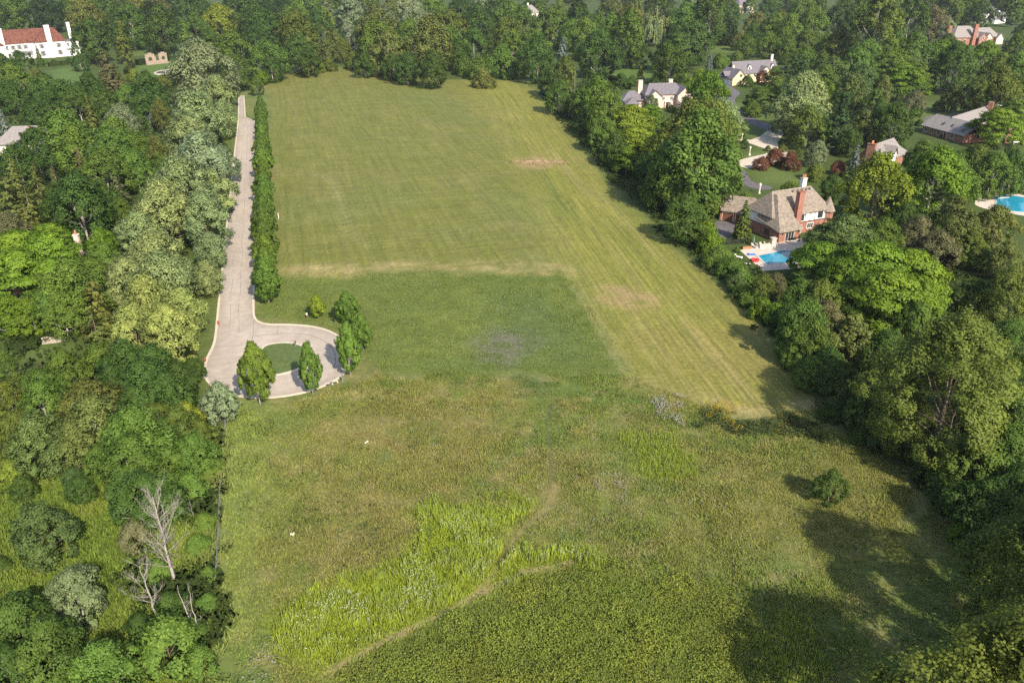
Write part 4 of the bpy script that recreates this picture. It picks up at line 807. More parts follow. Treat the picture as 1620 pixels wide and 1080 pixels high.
# hipped wing running towards the pool, sweeping down to the ground floor
x0, x1, y0, zr = -7.3, .5, -4.2, 10.3
rf.slab([(x0, y0, 2.9), (x1, y0, 2.9), (-3.4, 2.6, zr)], .2); rf.slab([(x1, y0, 2.9), (x1, 5, 4.2), (-3.4, 5.0, zr), (-3.4, 2.6, zr)], .2); rf.slab([(x0, 5, 4.2), (x0, y0, 2.9), (-3.4, 2.6, zr), (-3.4, 5.0, zr)], .2)
hip_roof(rf, 2.0, 4.4, -.55, 2.0, 5.5, 1.5, 'y', .25, 1.2)
roof = part('roof', rf, M['shake'], h)
tu = MB(); tu.lathe([(1.5, 0), (1.5, 5.0)], 8, 12.6, .6); part('turret_wall', tu, M['brick'], h)
tu = MB(); tu.lathe([(2.0, 4.9), (1.9, 5.05), (1.0, 6.9), (.05, 8.6)], 8, 12.6, .6); part('turret_roof', tu, M['shake'], h)
chimney(h, roof, 1.1, -.75, -.3, 11.6, 1.7, 1.3, 'brick', 'brick'); chimney(h, roof, 8.0, 6.0, 8, 12.7, 1.3, 1.0, 'white', 'stone', 2)
cb = MB(); cb.box(-.05, 1.85, -1.5, -.0, -.3, 4.0); part('chimney_base', cb, M['brick'], h)
opening(h, 'door', 'F', -3.5, -3.2, .15, 2.6, 2.2, 'cream', bars=3); opening(h, 'window', 'F', 0, 3.2, 3.5, 1.8, 1.5, 'timber'); opening(h, 'window', 'F', 0, 9.6, 3.6, 1.5, 1.4, 'timber')
opening(h, 'door', 'F', 0, 2.9, .1, 1.6, 2.1, 'cream'); opening(h, 'window', 'F', 0, 6.6, 1.1, 1.9, 1.3, 'white', bars=3)
opening(h, 'window', 'L', -6.6, 1.0, 1.0, 1.6, 1.2, 'timber')
st = MB(); st.box(-4.6, -.2, -6.2, -3.75, -.1, .3); st.box(-4.2, -1.5, -7.0, -6.2, -.1, .15); part('terrace_steps', st, M['paving'], h)
for x in (-5.6, -.6):
    lp = MB(); lp.box(x - .1, x + .1, -3.72, -3.5, 1.9, 2.3); part('wall_lamp', lp, M['iron'], h)
rv = MB()
for x in (2.4, 4, 5.4, 6.8, 8): rv.box(x, x + .35, 3.3, 3.6, 10.2, 10.75)
part('roof_vents', rv, M['metal'], roof)
# garage wing of its own, set back to the left
g, _ = house_at('garage', 'brick double garage with cedar roof and brown doors beside the half-timbered house', (1138, 348), (1168, 352))
wl = MB(); wall_block(wl, 0, 8, 0, 6.5, 2.9, 'x', 2.6); part('wall', wl, M['brick'], g)
rf = MB(); hip_roof(rf, -.2, 9.5, 0, 6.5, 2.9, 3.4, 'x', .6, 1.8); part('roof', rf, M['shake'], g)
for x in (2.1, 5.6): opening(g, 'garage_door', 'F', 0, x, 0, 2.8, 2.2, 'cream', 'redwood', bars=1)
# pink house
h, Lw = house_at('pink_house', 'pink stucco house with slate roof and two chimneys behind the hedgerow', (1024, 173), (1096, 171))
wl = MB(); wl.box(0, 18, 2.5, 12, -.3, 6); wall_block(wl, .5, 6.5, 0, 4, 5.6, 'y', 2.4); wall_block(wl, 14, 21, -.5, 12, 6, 'y', 3.2); wl.box(-10, 0, 5, 13, -.3, 3.4); part('wall', wl, M['pink'], h)
rf = MB(); hip_roof(rf, -.5, 18, 2.5, 12.5, 6, 4.4, 'x', .5, 3.5); gable_roof(rf, .5, 6.5, -.0, 6, 5.6, 2.5, 'y', .5); gable_roof(rf, 14, 21, -.5, 12.5, 6, 3.3, 'y', .5); hip_roof(rf, -10.5, .3, 4.5, 13.5, 3.4, 3.6, 'x', .5); hip_roof(rf, -10, -4, -1, 6, 2.6, 2.2, 'y', .5)
wl = MB(); wl.box(-9.6, -4.4, -.6, 5, -.3, 2.6); part('garage_wall', wl, M['pink'], h)
roof = part('roof', rf, M['slate'], h); chimney(h, roof, -1.0, 10, 5, 11.5, 2.0, 1.2, 'pink'); chimney(h, roof, 13.2, 9, 6, 11.8, 1.8, 1.2, 'pink')
for face, p, a, z, w_, hh in (('F', 0, 3.5, 3.4, 2.2, 1.5), ('F', 0, 3.5, .7, 2.6, 1.5), ('F', 2.5, 8.2, 3.5, 1.2, 1.5), ('F', 2.5, 12, 3.5, 1.2, 1.5), ('F', -.5, 17.5, 3.6, 1.7, 1.7), ('F', -.5, 17.5, .6, 2.6, 1.6)):
    opening(h, 'window', face, p, a, z, w_, hh, 'white', shutter='slate' if w_ == 1.7 else None, bars=3)
opening(h, 'door', 'F', 2.5, 10.2, 0, 1.3, 2.4, 'white', 'redwood', bars=1)
po = MB(); po.box(8.8, 11.8, 1.6, 2.5, 2.6, 3.0)
for x in (9, 11.6): po.box(x - .15, x + .15, 1.7, 2.0, 0, 2.6)
part('porch', po, M['cream'], h)
aw = MB()
for x in (3.5, 17.5): aw.slab([(x - 1.5, -1.3, 2.3), (x + 1.5, -1.3, 2.3), (x + 1.4, -.1 if x < 5 else -.52, 2.9), (x - 1.4, -.1 if x < 5 else -.52, 2.9)], .1)
part('bay_roof', aw, M['slate'], h)
# yellow house
h, Lw = house_at('yellow_house', 'yellow house with dark roof, white dormers and attached garage wing', (1158, 136), (1190, 134.1))
wl = MB(); wall_block(wl, 0, 8.5, -.0, 13, 3.8, 'y', 4.2); wl.box(9, 35, 9, 18, -.3, 5.0); wall_block(wl, 22, 28.5, 6.2, 10, 5.0, 'y', 3); part('wall', wl, M['yellow'], h)
rf = MB(); gable_roof(rf, 0, 8.5, 0, 13, 3.8, 4.2, 'y', .5); gable_roof(rf, 7.6, 35, 9, 18, 5.0, 5.4, 'x', .5); gable_roof(rf, 22, 28.5, 6.2, 13, 5.0, 3.1, 'y', .4); gable_roof(rf, -2.0, 4, 4.6, 8.6, 4.6, 2.0, 'x', .2)
roof = part('roof', rf, M['slate'], h); chimney(h, roof, 33, 13.5, 8, 13.5, 1.4, 1.1, 'pink'); chimney(h, roof, 5.5, 9.0, 5, 9.3, 1.2, 1.0, 'cream')
for x in (17, 32):
    d = MB(); wall_block(d, x - 1, x + 1, 9.9, 12.5, 0, 'y', 1.0); d = MB(); d.box(x - 1, x + 1, 10.0, 12.6, 6.0, 7.9); d.add([(x - 1, 10, 7.9), (x + 1, 10, 7.9), (x, 10, 8.8), (x - 1, 10.2, 7.9), (x + 1, 10.2, 7.9), (x, 10.2, 8.8)], [(0, 1, 2), (3, 5, 4)]); dm = part('dormer', d, M['white'], h)
    r_ = MB(); gable_roof(r_, x - 1, x + 1, 10, 13.2, 7.9, 1.0, 'y', .25, .12); part('dormer_roof', r_, M['slate'], dm)
    g_ = MB(); g_.box(x - .5, x + .5, 9.94, 10.02, 6.5, 7.9); part('pane', g_, M['glass'], dm)
opening(h, 'window', 'F', 0, 5, 4.2, 1.6, 1.6, 'white'); opening(h, 'window', 'F', 6.2, 25, 5.0, 1.4, 1.5, 'white'); opening(h, 'window', 'F', 6.2, 25, 1.0, 2.6, 1.6, 'white', bars=3)
for y in (2.6, 6.2, 9.8): opening(h, 'garage_door', 'L', 0, y, 0, 2.7, 2.2, 'white', 'white', bars=1)
for x in (12, 16, 20, 31): opening(h, 'window', 'F', 9, x, 2.6, 1.3, 1.6, 'white')
# white mansion
h, Lw = house_at('white_mansion', 'long white mansion with red tiled roof and tall white chimneys', (13, 97), (96, 90)); h.scale = (1, 1, 1.42)
wl = MB(); wl.box(0, 38, 4, 15, -.3, 7.2); wl.box(19, 38, .5, 4, -.3, 7.2); wl.box(38, 47, 2, 12, -.3, 6.4); wl.box(-14, -1, -2, 10, -.3, 7); wl.box(38, 46, -1, 2, -.3, 3.0); part('wall', wl, M['white'], h)
rf = MB(); hip_roof(rf, -1, 39, 4, 15.5, 7.2, 5.6, 'x', .7, 4); hip_roof(rf, 19, 38, .5, 12, 7.2, 5.2, 'y', .6, 5); hip_roof(rf, -14, -1, -2, 10, 7, 4.6, 'y', .6); roof = part('roof', rf, M['tile'], h)
fl = MB(); fl.box(37.5, 47.5, -1.6, 2.2, 3.0, 3.35); fl.box(37.8, 47.3, 1.7, 12.2, 6.4, 6.7); part('flat_roof', fl, M['metal'], h)
rl = MB()
for x in np.arange(38, 47, 1.1): rl.box(x, x + .12, -1.5, -1.4, 3.35, 4.2)
rl.box(37.6, 47.3, -1.55, -1.38, 4.2, 4.3); part('balcony_rail', rl, M['redwood'], h)
chimney(h, roof, 28.0, .0, -.3, 14.4, 2.9, 1.6, 'white', 'white'); chimney(h, roof, -.2, 1.5, -.3, 14.0, 2.2, 1.6, 'white', 'white'); chimney(h, roof, 46.5, 12.5, 5, 14.5, 1.8, 1.2, 'white', 'white')
for x in (2, 6.2, 10, 13.8): opening(h, 'window', 'F', 4, x, 4.4, 1.3, 1.9, 'white', shutter='timber')
for x in (22.6, 33.5): opening(h, 'window', 'F', .5, x, 4.3, 1.4, 1.9, 'white', shutter='timber'); opening(h, 'window', 'F', .5, x, .9, 1.5, 2.2, 'white', shutter='timber')
for x in (3, 9, 15): opening(h, 'window', 'F', 4, x, .7, 1.5, 2.3, 'white')
for x in (40, 44): opening(h, 'door', 'F', -1, x, .1, 1.8, 2.4, 'white'); 
for x in (40, 43): opening(h, 'window', 'F', 2, x, 4.3, 1.3, 1.6, 'white')
for x in (-11, -6): opening(h, 'window', 'F', -2, x, 4.3, 1.4, 1.8, 'white', shutter='timber'); opening(h, 'window', 'F', -2, x, .9, 1.5, 2.0, 'white')
aw = MB(); aw.slab([(4, 1.2, 3.0), (17, 1.2, 3.0), (17, 4, 3.7), (4, 4, 3.7)], .15); part('porch_roof', aw, M['metal'], h)
# grey-roofed house in the left wood
h, Lw = house_at('grey_roofed_house', 'house with wide grey hipped roof and two brick chimneys in the left wood', (0, 249), (66, 247))
wl = MB(); wl.box(0, 16, 0, 14, -.3, 4.6); wl.box(-8, 0, 3, 12, -.3, 3.2); part('wall', wl, M['cream'], h)
rf = MB(); hip_roof(rf, 0, 16, 0, 14, 4.6, 4.8, 'x', .8, 4.5); hip_roof(rf, -9, 1, 3, 12, 3.2, 3.2, 'x', .6); roof = part('roof', rf, M['greyroof'], h)
chimney(h, roof, 11, 2.5, 4, 9.2, 1.5, 1.2, 'brick', 'brick', 1); chimney(h, roof, 18.5, 16, -.3, 9, 2.0, 1.4, 'brick', 'stone', 1)
for x in (3, 8, 13): opening(h, 'window', 'F', 0, x, 1.2, 1.5, 1.6, 'white')
# brick house hidden by the locusts
h, Lw = house_at('hidden_brick_house', 'brick house almost hidden behind flat-layered locust trees', (8, 486), (90, 480))
wl = MB(); wall_block(wl, 0, 12, 0, 8, 4.2, 'x', 3.2); part('wall', wl, M['brick'], h)
rf = MB(); gable_roof(rf, 0, 12, 0, 8, 4.2, 3.2, 'x', .5); roof = part('roof', rf, M['greyroof'], h); opening(h, 'window', 'F', 0, 2.5, 1.2, 1.5, 1.6, 'white', shutter='white'); opening(h, 'door', 'F', 0, 6, 0, 1.2, 2.2, 'white', 'white', bars=1)
cx_, cy_ = gp(126, 405, 4)
ch = thing('brick_house', 'brick house with only its pale chimney showing among the left trees', 'house', (cx_ - 4, cy_, 0), .1)
wl = MB(); wall_block(wl, -5, 3.5, -4, 3, 3.2, 'x', 2.4); part('wall', wl, M['brick'], ch); rf = MB(); gable_roof(rf, -5, 3.5, -4, 3, 3.2, 2.4); roof = part('roof', rf, M['greyroof'], ch); chimney(ch, roof, 4.1, 0, -.3, 9.0, 1.0, .9, 'pink', 'pink', 1)
# long brick house
h, Lw = house_at('long_brick_house', 'long low brick house with grey hipped roof partly behind a locust', (1458, 210), (1524, 228))
wl = MB(); wl.box(0, 21, 0, 11, -.3, 3.2); part('wall', wl, M['brick'], h)
rf = MB(); gable_roof(rf, 0, 21, 0, 12, 3.2, 3.6, 'x', .7); roof = part('roof', rf, M['greyroof'], h)
wl = MB(); wall_block(wl, -5, 5, 2, 38, 3.2, 'y', 3.8); wg = part('wing_wall', wl, M['brick'], h); rf = MB(); gable_roof(rf, -5, 5, 0, 38, 3.2, 3.8, 'y', .7); wr = part('wing_roof', rf, M['greyroof'], h)
for q_ in (wg, wr): q_.location = (7.5, 6.0, .05); q_.rotation_euler = (0, 0, R(26))
chimney(h, wr, 2, 34, 4, 9.5, 1.8, 1.2, 'brick')
sk_ = MB()
for x, y in ((7.2, 1.6), (11.5, 1.8)): sk_.slab([(x, y, 4.55), (x + 1.1, y, 4.55), (x + 1.1, y + 1.2, 5.3), (x, y + 1.2, 5.3)], .1)
part('skylight', sk_, M['glass'], roof)
for x in (2, 5, 8.5, 15.5): opening(h, 'window', 'F', 0, x, .9, 1.6, 1.7, 'cream')
opening(h, 'door', 'F', 0, 12, 0, 1.5, 2.3, 'white', 'redwood', bars=1)
# brick gabled house with three chimney pots
h, Lw = house_at('brick_gabled_house', 'brick house with steep grey roof and tall three-pot chimney among the right trees', (1392, 273), (1445, 252))
wl = MB(); wall_block(wl, 0, 17, 0, 9, 3.6, 'x', 4.4); part('wall', wl, M['brick'], h)
rf = MB(); gable_roof(rf, 0, 17, 0, 9, 3.6, 4.4, 'x', .4); hip_roof(rf, 16, 22, 1, 8, 3.2, 3.2, 'x', .4); gable_roof(rf, 6, 9.5, -.6, 4, 5.0, 2.4, 'y', .3); roof = part('roof', rf, M['greyroof'], h)
d = MB(); wall_block(d, 6, 9.5, -.4, 3, 5.0, 'y', 2.3); part('dormer', d, M['white'], h); opening(h, 'window', 'F', -.4, 7.75, 5.0, 1.3, 1.3, 'timber')
chimney(h, roof, -.6, 4.0, -.3, 9.0, 1.3, 2.6, 'brick', 'brick', 3)
# far brick house, white house and others on the skyline
h, Lw = house_at('far_brick_house', 'far brick house with grey hipped roofs, white gables and two tall chimneys', (1508, 72), (1590, 70))
wl = MB(); wl.box(0, 34, 0, 14, -.3, 5.6); wall_block(wl, 19, 26, -3, 6, 5.2, 'y', 3.6); part('wall', wl, M['brick'], h)
wl = MB(); wall_block(wl, 26.3, 32, -1.2, 6, 5.2, 'y', 3.0); wall_block(wl, 37, 43, 0, 10, 4.4, 'y', 3.4); part('gable_wall', wl, M['pink'], h)
rf = MB(); hip_roof(rf, -1, 24, 0, 15, 5.6, 7.5, 'x', .8, 8); hip_roof(rf, 20, 40, 2, 15, 5.6, 6, 'x', .8, 5); gable_roof(rf, 19, 26, -3, 8, 5.2, 3.7, 'y', .5); gable_roof(rf, 26.3, 32, -1.2, 8, 5.2, 3.1, 'y', .5); gable_roof(rf, 37, 43, 0, 10, 4.4, 3.5, 'y', .5)
roof = part('roof', rf, M['greyroof'], h); chimney(h, roof, -1.2, 7, -.3, 13.5, 3.2, 2.2, 'brick', 'brick'); chimney(h, roof, 15.5, -1.2, -.3, 15, 2.8, 2.0, 'brick', 'brick')
for a, z, w_ in ((22.5, 1, 2.2), (22.5, 4.4, 1.6), (29, 1, 2)): opening(h, 'window', 'F', -3 if a < 25 else -1.2, a, z, w_, 1.7, 'white')
for a in (4, 9): opening(h, 'window', 'F', 0, a, 2.4, 1.7, 1.8, 'white')
h, Lw = house_at('far_white_house', 'white house with grey roof and triple white garage at the far right', (1573, 38), (1608, 35))
wl = MB(); wl.box(0, 22, 0, 9, -.3, 4.4); wl.box(-4, 22, 12, 26, -.3, 9.5); part('wall', wl, M['white'], h)
rf = MB(); gable_roof(rf, 0, 22, 0, 9, 4.4, 5.5, 'x', .6); gable_roof(rf, -4, 22, 12, 26, 9.5, 6, 'x', .6); gable_roof(rf, 9, 15, 8, 14, 9.5, 3.6, 'y', .5); part('roof', rf, M['slate'], h)
for x in (4, 11, 18): opening(h, 'garage_door', 'F', 0, x, 0, 4.4, 3.0, 'white', 'white', bars=1)
for x in (1, 6, 16, 20): opening(h, 'window', 'F', 12, x, 6.8, 1.5, 1.8, 'white')
cu = MB(); cu.box(10.6, 12.4, 3.6, 5.4, 9.6, 11.4); part('cupola', cu, M['white'], h)
h, Lw = house_at('far_grey_roofed_house', 'pale house with grey hipped roof rising above the wood behind the field', (822, 36), (868, 34))
wl = MB(); wl.box(0, 22, 0, 14, -.3, 9); part('wall', wl, M['cream'], h); rf = MB(); hip_roof(rf, 0, 22, 0, 14, 9, 6.5, 'x', .8, 5); gable_roof(rf, 2, 8, -1, 8, 9, 3, 'y', .5); roof = part('roof', rf, M['greyroof'], h); chimney(h, roof, 14, 9, 12, 17.5, 1.6, 1.2, 'cream')
wl = MB(); wall_block(wl, 2, 8, -1, 4, 9, 'y', 3); part('gable_wall', wl, M['white'], h)
for x in (5, 12, 18): opening(h, 'window', 'F', -1 if x < 6 else 0, x, 6, 1.6, 2, 'white')
h, Lw = house_at('far_brown_roofed_house', 'low house with one long brown roof slope behind the field wood', (892, 46), (930, 54))
wl = MB(); wall_block(wl, 0, 20, 0, 10, 6, 'x', 5); part('wall', wl, M['cream'], h); rf = MB(); gable_roof(rf, 0, 20, 0, 10, 6, 5, 'x', .6); part('roof', rf, M['shake'], h)
h, Lw = house_at('far_pink_brick_house', 'pinkish brick house with white bay at the top of the wooded gardens', (1168, 22), (1208, 20))
wl = MB(); wl.box(0, 24, 0, 12, -.3, 9); part('wall', wl, M['pink'], h); wl = MB(); wl.lathe([(3, 0), (3, 9)], 8, 13, -.5); part('bay', wl, M['white'], h)
rf = MB(); hip_roof(rf, 0, 24, 0, 12, 9, 6, 'x', .7); part('roof', rf, M['slate'], h)
for x in (3, 20): opening(h, 'window', 'F', 0, x, 5.5, 1.6, 2, 'white')
# ------------------------------------------------------------------ garden ruin, pond, hedges
def frame_at(name, label, cat, a, b, group=None):
    A = gp(*a); B = gp(*b); return thing(name, label, cat, (A[0], A[1], 0), math.atan2(B[1] - A[1], B[0] - A[0]), group), math.hypot(B[0] - A[0], B[1] - A[1])
r, Lw = frame_at('garden_ruin', 'ruined brick garden wall with two round arched openings on the lawn', 'garden wall', (232, 103), (270, 99))
wl = MB(); hgt = 6.2
def arch_wall(mb, x0, x1, cx, cw, z0, zt):
    n = 8; pts = [(cx - cw, z0)] + [(cx - cw * math.cos(PI * i / n), zt + cw * math.sin(PI * i / n)) for i in range(n + 1)] + [(cx + cw, z0)]
    mb.box(x0, cx - cw, 0, .7, 0, hgt); mb.box(cx + cw, x1, 0, .7, 0, hgt); mb.box(cx - cw, cx + cw, 0, .7, 0, z0)
    for (xa, za), (xb, zb) in zip(pts[1:-2], pts[2:-1]):
        mb.add([(xa, 0, za), (xb, 0, zb), (xb, 0, hgt), (xa, 0, hgt), (xa, .7, za), (xb, .7, zb), (xb, .7, hgt), (xa, .7, hgt)], [(0, 1, 2, 3), (7, 6, 5, 4), (0, 4, 5, 1), (3, 2, 6, 7)])
arch_wall(wl, 0, 6.2, 3.2, 1.3, 2.2, 3.2); arch_wall(wl, 9.0, 14.6, 12, 1.2, 2.2, 3.2); wl.box(6.2, 7.0, 0, .7, 0, 4.4); wl.box(7.0, 9, 0, .7, 0, 2.0)
part('wall', wl, M['oldbrick'], r); fo = MB(); fo.box(-.3, 15, -1.2, -.05, 0, .8); part('plinth', fo, M['oldbrick'], r)
cp = MB(); cp.box(2, 4.6, -.1, .8, hgt, hgt + .7); cp.box(10.8, 13.2, -.1, .8, hgt, hgt + .6); part('coping', cp, M['oldbrick'], r)
px_, py_ = gp(262, 114.5)
p = thing('garden_pond', 'round dark pond with pale stone rim on the mansion lawn', 'pond', (px_, py_, 0))
a = MB(); n = 24; ro, ri = 5.4, 4.5
a.v = [(rr * math.cos(2 * PI * i / n), rr * math.sin(2 * PI * i / n) * 2.1, z) for rr, z in ((ro, 0), (ro, .5), (ri, .5), (ri, 0)) for i in range(n)]
a.f = [(k * n + i, k * n + (i + 1) % n, (k + 1) * n + (i + 1) % n, (k + 1) * n + i) for k in range(3) for i in range(n)]
part('rim', a, M['stone'], p); a = MB(); a.extr([(ri * 1.01 * math.cos(2 * PI * i / n), ri * 2.1 * math.sin(2 * PI * i / n)) for i in range(n)], .02, .3); part('water', a, M['pond'], p)
a = MB(); a.lathe([(.5, .3), (.25, .6), (.18, 1.2), (.4, 1.4), (.1, 1.6)], 10); part('fountain', a, M['stone'], p)
def hedge(pa, pb, wd, ht, colk, label, seed):
    A = np.array(gp(*pa)); B = np.array(gp(*pb)); L_ = np.linalg.norm(B - A); rng = np.random.RandomState(seed); n = int(L_ * wd * 70 + L_ * ht * 90)
    q = rng.rand(n, 3) * np.array([L_, wd, ht]); fce = rng.randint(0, 4, n)
    q[fce == 0, 2] = ht * rng.uniform(.9, 1.05, (fce == 0).sum()); q[fce == 1, 1] = rng.uniform(-.1, .15, (fce == 1).sum()); q[fce == 2, 1] = wd + rng.uniform(-.15, .1, (fce == 2).sum())
    D = np.tile([0, 0, .5], (n, 1)); D[fce == 1] = (0, -1, .2); D[fce == 2] = (0, 1, .2)
    V, Fc, T = leaves(rng, q, D, None, .3, .2, .5, .3, np.clip(.5 + rng.normal(0, .2, n), 0, 1))
    o = obj('hedge', leaf_mesh('hedge', V, Fc, M['leaf'], {'tone': ('FLOAT', 'POINT', T)}), None, (A[0], A[1], 0), math.atan2(B[1] - A[1], B[0] - A[0])); o.color = (*PAL[colk], 1)
    tag(o, label, 'hedge', 'clipped garden hedges')
hedge((268, 98), (290, 96), 3, 3.6, 'd', 'dark clipped hedge beside the ruined brick arches', 1); hedge((221, 104), (232, 102), 3, 3.2, 'd', 'short clipped hedge left of the ruined brick arches', 2)
hedge((204, 118), (214, 106), 2.5, 2.6, 'o', 'brownish clipped hedge between mansion lawn and ruin lawn', 3); hedge((80, 106), (112, 102), 2.2, 2.2, 'm', 'low clipped hedge on the terrace of the white mansion', 4)
hedge((10, 555), (60, 552), 2.0, 1.6, 'd', 'dark hedge under the concrete driveway', 5); hedge((962, 128), (992, 142), 2.2, 3, 'd', 'dark clipped hedge behind the pink house', 6)
# ------------------------------------------------------------------ pool terrace of the half-timbered house
TZ = .06
terrace = smooth_loop(gpl("1170,396 1207,429 1275,424 1300,404 1268,378 1245,374 1230,376 1210,388"), 0)
sheet('pool_terrace', terrace, TZ, M['paving'], 'pale paving round the blue swimming pool')
pw = gpl("1199,405 1213,419.5 1275,414 1268,400 1240,396.5")
def pool(name, P, label, inner=None):
    o = thing(name, label, 'swimming pool', (P[0][0], P[0][1], 0)); Q = [(x - P[0][0], y - P[0][1]) for x, y in P]
    cx0 = sum(q[0] for q in Q) / len(Q); cy0 = sum(q[1] for q in Q) / len(Q); O = [((x - cx0) * 1.08 + cx0, (y - cy0) * 1.08 + cy0) for x, y in Q]
    n = len(Q); a = MB(); a.v = [(x, y, .04) for x, y in O] + [(x, y, .16) for x, y in O] + [(x, y, .16) for x, y in Q] + [(x, y, .0) for x, y in Q]
    a.f = [(k * n + i, k * n + (i + 1) % n, (k + 1) * n + (i + 1) % n, (k + 1) * n + i) for k in range(3) for i in range(n)]
    part('coping', a, M['paving'], o); b = MB(); b.extr(Q, .01, .10); part('water', b, M['pool'], o); return o, Q
pool('swimming_pool', pw, 'rectangular blue swimming pool on the terrace of the half-timbered house')
sheet('pool_terrace', smooth_loop(gpl("1541,322 1546,311 1560,307 1590,302 1630,312 1640,345 1590,337 1560,331 1545,326"), 1), TZ, M['paving'], 'pale paving round the curved pool')
po, Q = pool('swimming_pool', smooth_loop(gpl("1568,313 1585,309 1605,310 1640,316 1640,338 1590,334 1567,327 1580,320"), 2), 'curved blue swimming pool at the right end of the gardens')
a = MB(); a.extr([(-.5, -2.2), (4.0, -.8), (3.8, -.3), (-.6, -1.7)], .1, .2); part('spa_wall', a, M['paving'], po)
def at_h(px, py, z=0): x, y = gp(px, py); return (x, y, z)
def lounger(px, py, rz, label, g, m='cushion'):
    o = thing('sun_lounger', label, 'sun lounger', at_h(px, py, TZ), rz, g); a = MB()
    for x in (-.3, .3):
        for y in (-.8, .55): a.box(x - .04, x + .04, y - .04, y + .04, 0, .3)
    a.box(-.36, .36, -.95, .95, .3, .36); part('frame', a, M['white'], o); b = MB(); b.box(-.33, .33, -.93, .35, .365, .46); b.slab([(-.33, .35, .46), (.33, .35, .46), (.33, .95, .92), (-.33, .95, .92)], .1); part('cushion', b, M[m], o)
for i, (px, py) in enumerate(((1193, 392), (1199, 391), (1206, 390.5), (1213, 389.5))): lounger(px, py, .55, f'tan sun lounger by the blue pool, {ow[i]} from the planter', 'tan sun loungers in a row by the pool')
lounger(1168, 409, 1.1, 'white sun lounger on the lawn, nearer the timbered house', 'white sun loungers on the pool lawn', 'white'); lounger(1180, 420, 1.1, 'white sun lounger on the lawn, nearer the field', 'white sun loungers on the pool lawn', 'white')
a = MB(); n = 14; 
for i in range(n):
    t0, t1 = 2 * PI * i / n, 2 * PI * (i + 1) / n; a.tube([(.8 * math.cos(t0), .8 * math.sin(t0), .25), (.8 * math.cos(t1), .8 * math.sin(t1), .25)], [.25, .25], 8)
o = part('float_ring', a, M['redvinyl'], smooth=True); o.location = at_h(1194, 413, TZ); tag(o, 'red inflatable ring lying on the pool paving', 'pool float')
a = MB(); a.box(-.9, .9, -.45, .45, 0, .16); a.box(-.9, -.5, -.45, .45, .16, .32); o = part('pool_mat', a, M['bluevinyl']); o.location = at_h(1189, 403.5, TZ); tag(o, 'blue float mat lying at the pool corner', 'pool float')
o = thing('parasol', 'closed green parasol beside the tan sun loungers', 'parasol', at_h(1191, 390, TZ)); a = MB(); a.lathe([(.3, 0), (.3, .1), (.04, .12), (.035, 2.7)], 10); part('pole', a, M['metal'], o); a = MB(); a.lathe([(.12, .9), (.3, 1.1), (.22, 2.0), (.03, 2.75)], 10); part('canopy', a, M['canvas'], o)
o = thing('planter_box', 'terracotta coloured planter box at the end of the lounger row', 'planter', at_h(1181, 393.5, TZ), .1); a = MB(); a.box(-1.1, 1.1, -.45, .45, 0, .6); part('box', a, M['terracotta'], o); a = MB(); rg2 = random.Random(4)
for i in range(60): x, y = rg2.uniform(-1, 1), rg2.uniform(-.4, .4); a.tube([(x, y, .58), (x + rg2.uniform(-.15, .15), y + rg2.uniform(-.15, .15), rg2.uniform(.7, 1.0))], [.06, .01], 4)
part('plants', a, mat('planter_leaves', (.06, .11, .03), var=.3), o)
o = thing('garden_pillar', 'pale stone pillar and counter on the terrace below the timbered house', 'pillar', at_h(1222, 391, TZ), .2); a = MB(); a.box(-.55, .55, -.5, .5, 0, 2.2); part('pillar', a, M['paving'], o); a = MB(); a.box(-.7, .7, -.65, .65, 2.2, 2.4); part('cap', a, M['stone'], o); a = MB(); a.box(-3.6, -.56, -.4, .4, 0, .9); part('counter', a, M['paving'], o)
o = thing('stone_lamp', 'pale lamp post behind the timbered house garage', 'lamp post', at_h(1201, 306)); a = MB(); a.lathe([(.35, 0), (.3, .3), (.2, .4), (.17, 2.2)], 10); part('post', a, M['cream'], o); a = MB(); a.lathe([(.15, 2.2), (.38, 2.4), (.38, 2.9), (.05, 3.2)], 8); part('lantern', a, M['cream'], o)
def fence(name, pa, pb, ht, npost, label, m, rails=(.5, .95), picket=0, cat='fence'):
    A = np.array(gp(*pa)); B = np.array(gp(*pb)); L_ = float(np.linalg.norm(B - A)); o = thing(name, label, cat, (A[0], A[1], 0), math.atan2(B[1] - A[1], B[0] - A[0]))
    for i in range(npost):
        a = MB(); x = L_ * i / (npost - 1); a.box(x - .05, x + .05, -.05, .05, -.2, ht); a.box(x - .07, x + .07, -.07, .07, ht, ht + .06); part('post', a, M[m], o)
    a = MB()
    for r_ in rails: a.box(0, L_, -.025, .025, ht * r_ - .04, ht * r_ + .04)
    for i in range(picket): x = L_ * (i + .5) / picket; a.box(x - .015, x + .015, -.015, .015, .05, ht * .95)
    part('rail', a, M[m], o); return o
fence('iron_fence', (1144, 387), (1182, 385), 1.3, 8, 'black iron fence between the garage and the pool', 'iron', (.12, .95), 60)
fence('iron_fence', (1182, 385), (1196, 391), 1.3, 4, 'short black iron fence turning towards the pool loungers', 'iron', (.12, .95), 24)
fence('wire_fence', (343, 925), (350, 770), 1.2, 12, 'thin grey fence along the left edge of the meadow', 'metal', (.35, .65, .95))
fence('wire_fence', (355, 712), (357, 672), 1.2, 4, 'short thin grey fence behind the turnaround near the grey green tree', 'metal', (.35, .65, .95))
o = thing('grill', 'black covered barbecue grill before the brick wing of the timbered house', 'grill', at_h(1216, 375, .05), .2); a = MB(); a.box(-.7, .7, -.35, .35, .1, .9); part('cabinet', a, M['iron'], o); a = MB(); a.tube([(-.7, 0, .95), (.7, 0, .95)], [.36, .36], 12); part('lid', a, M['iron'], o)
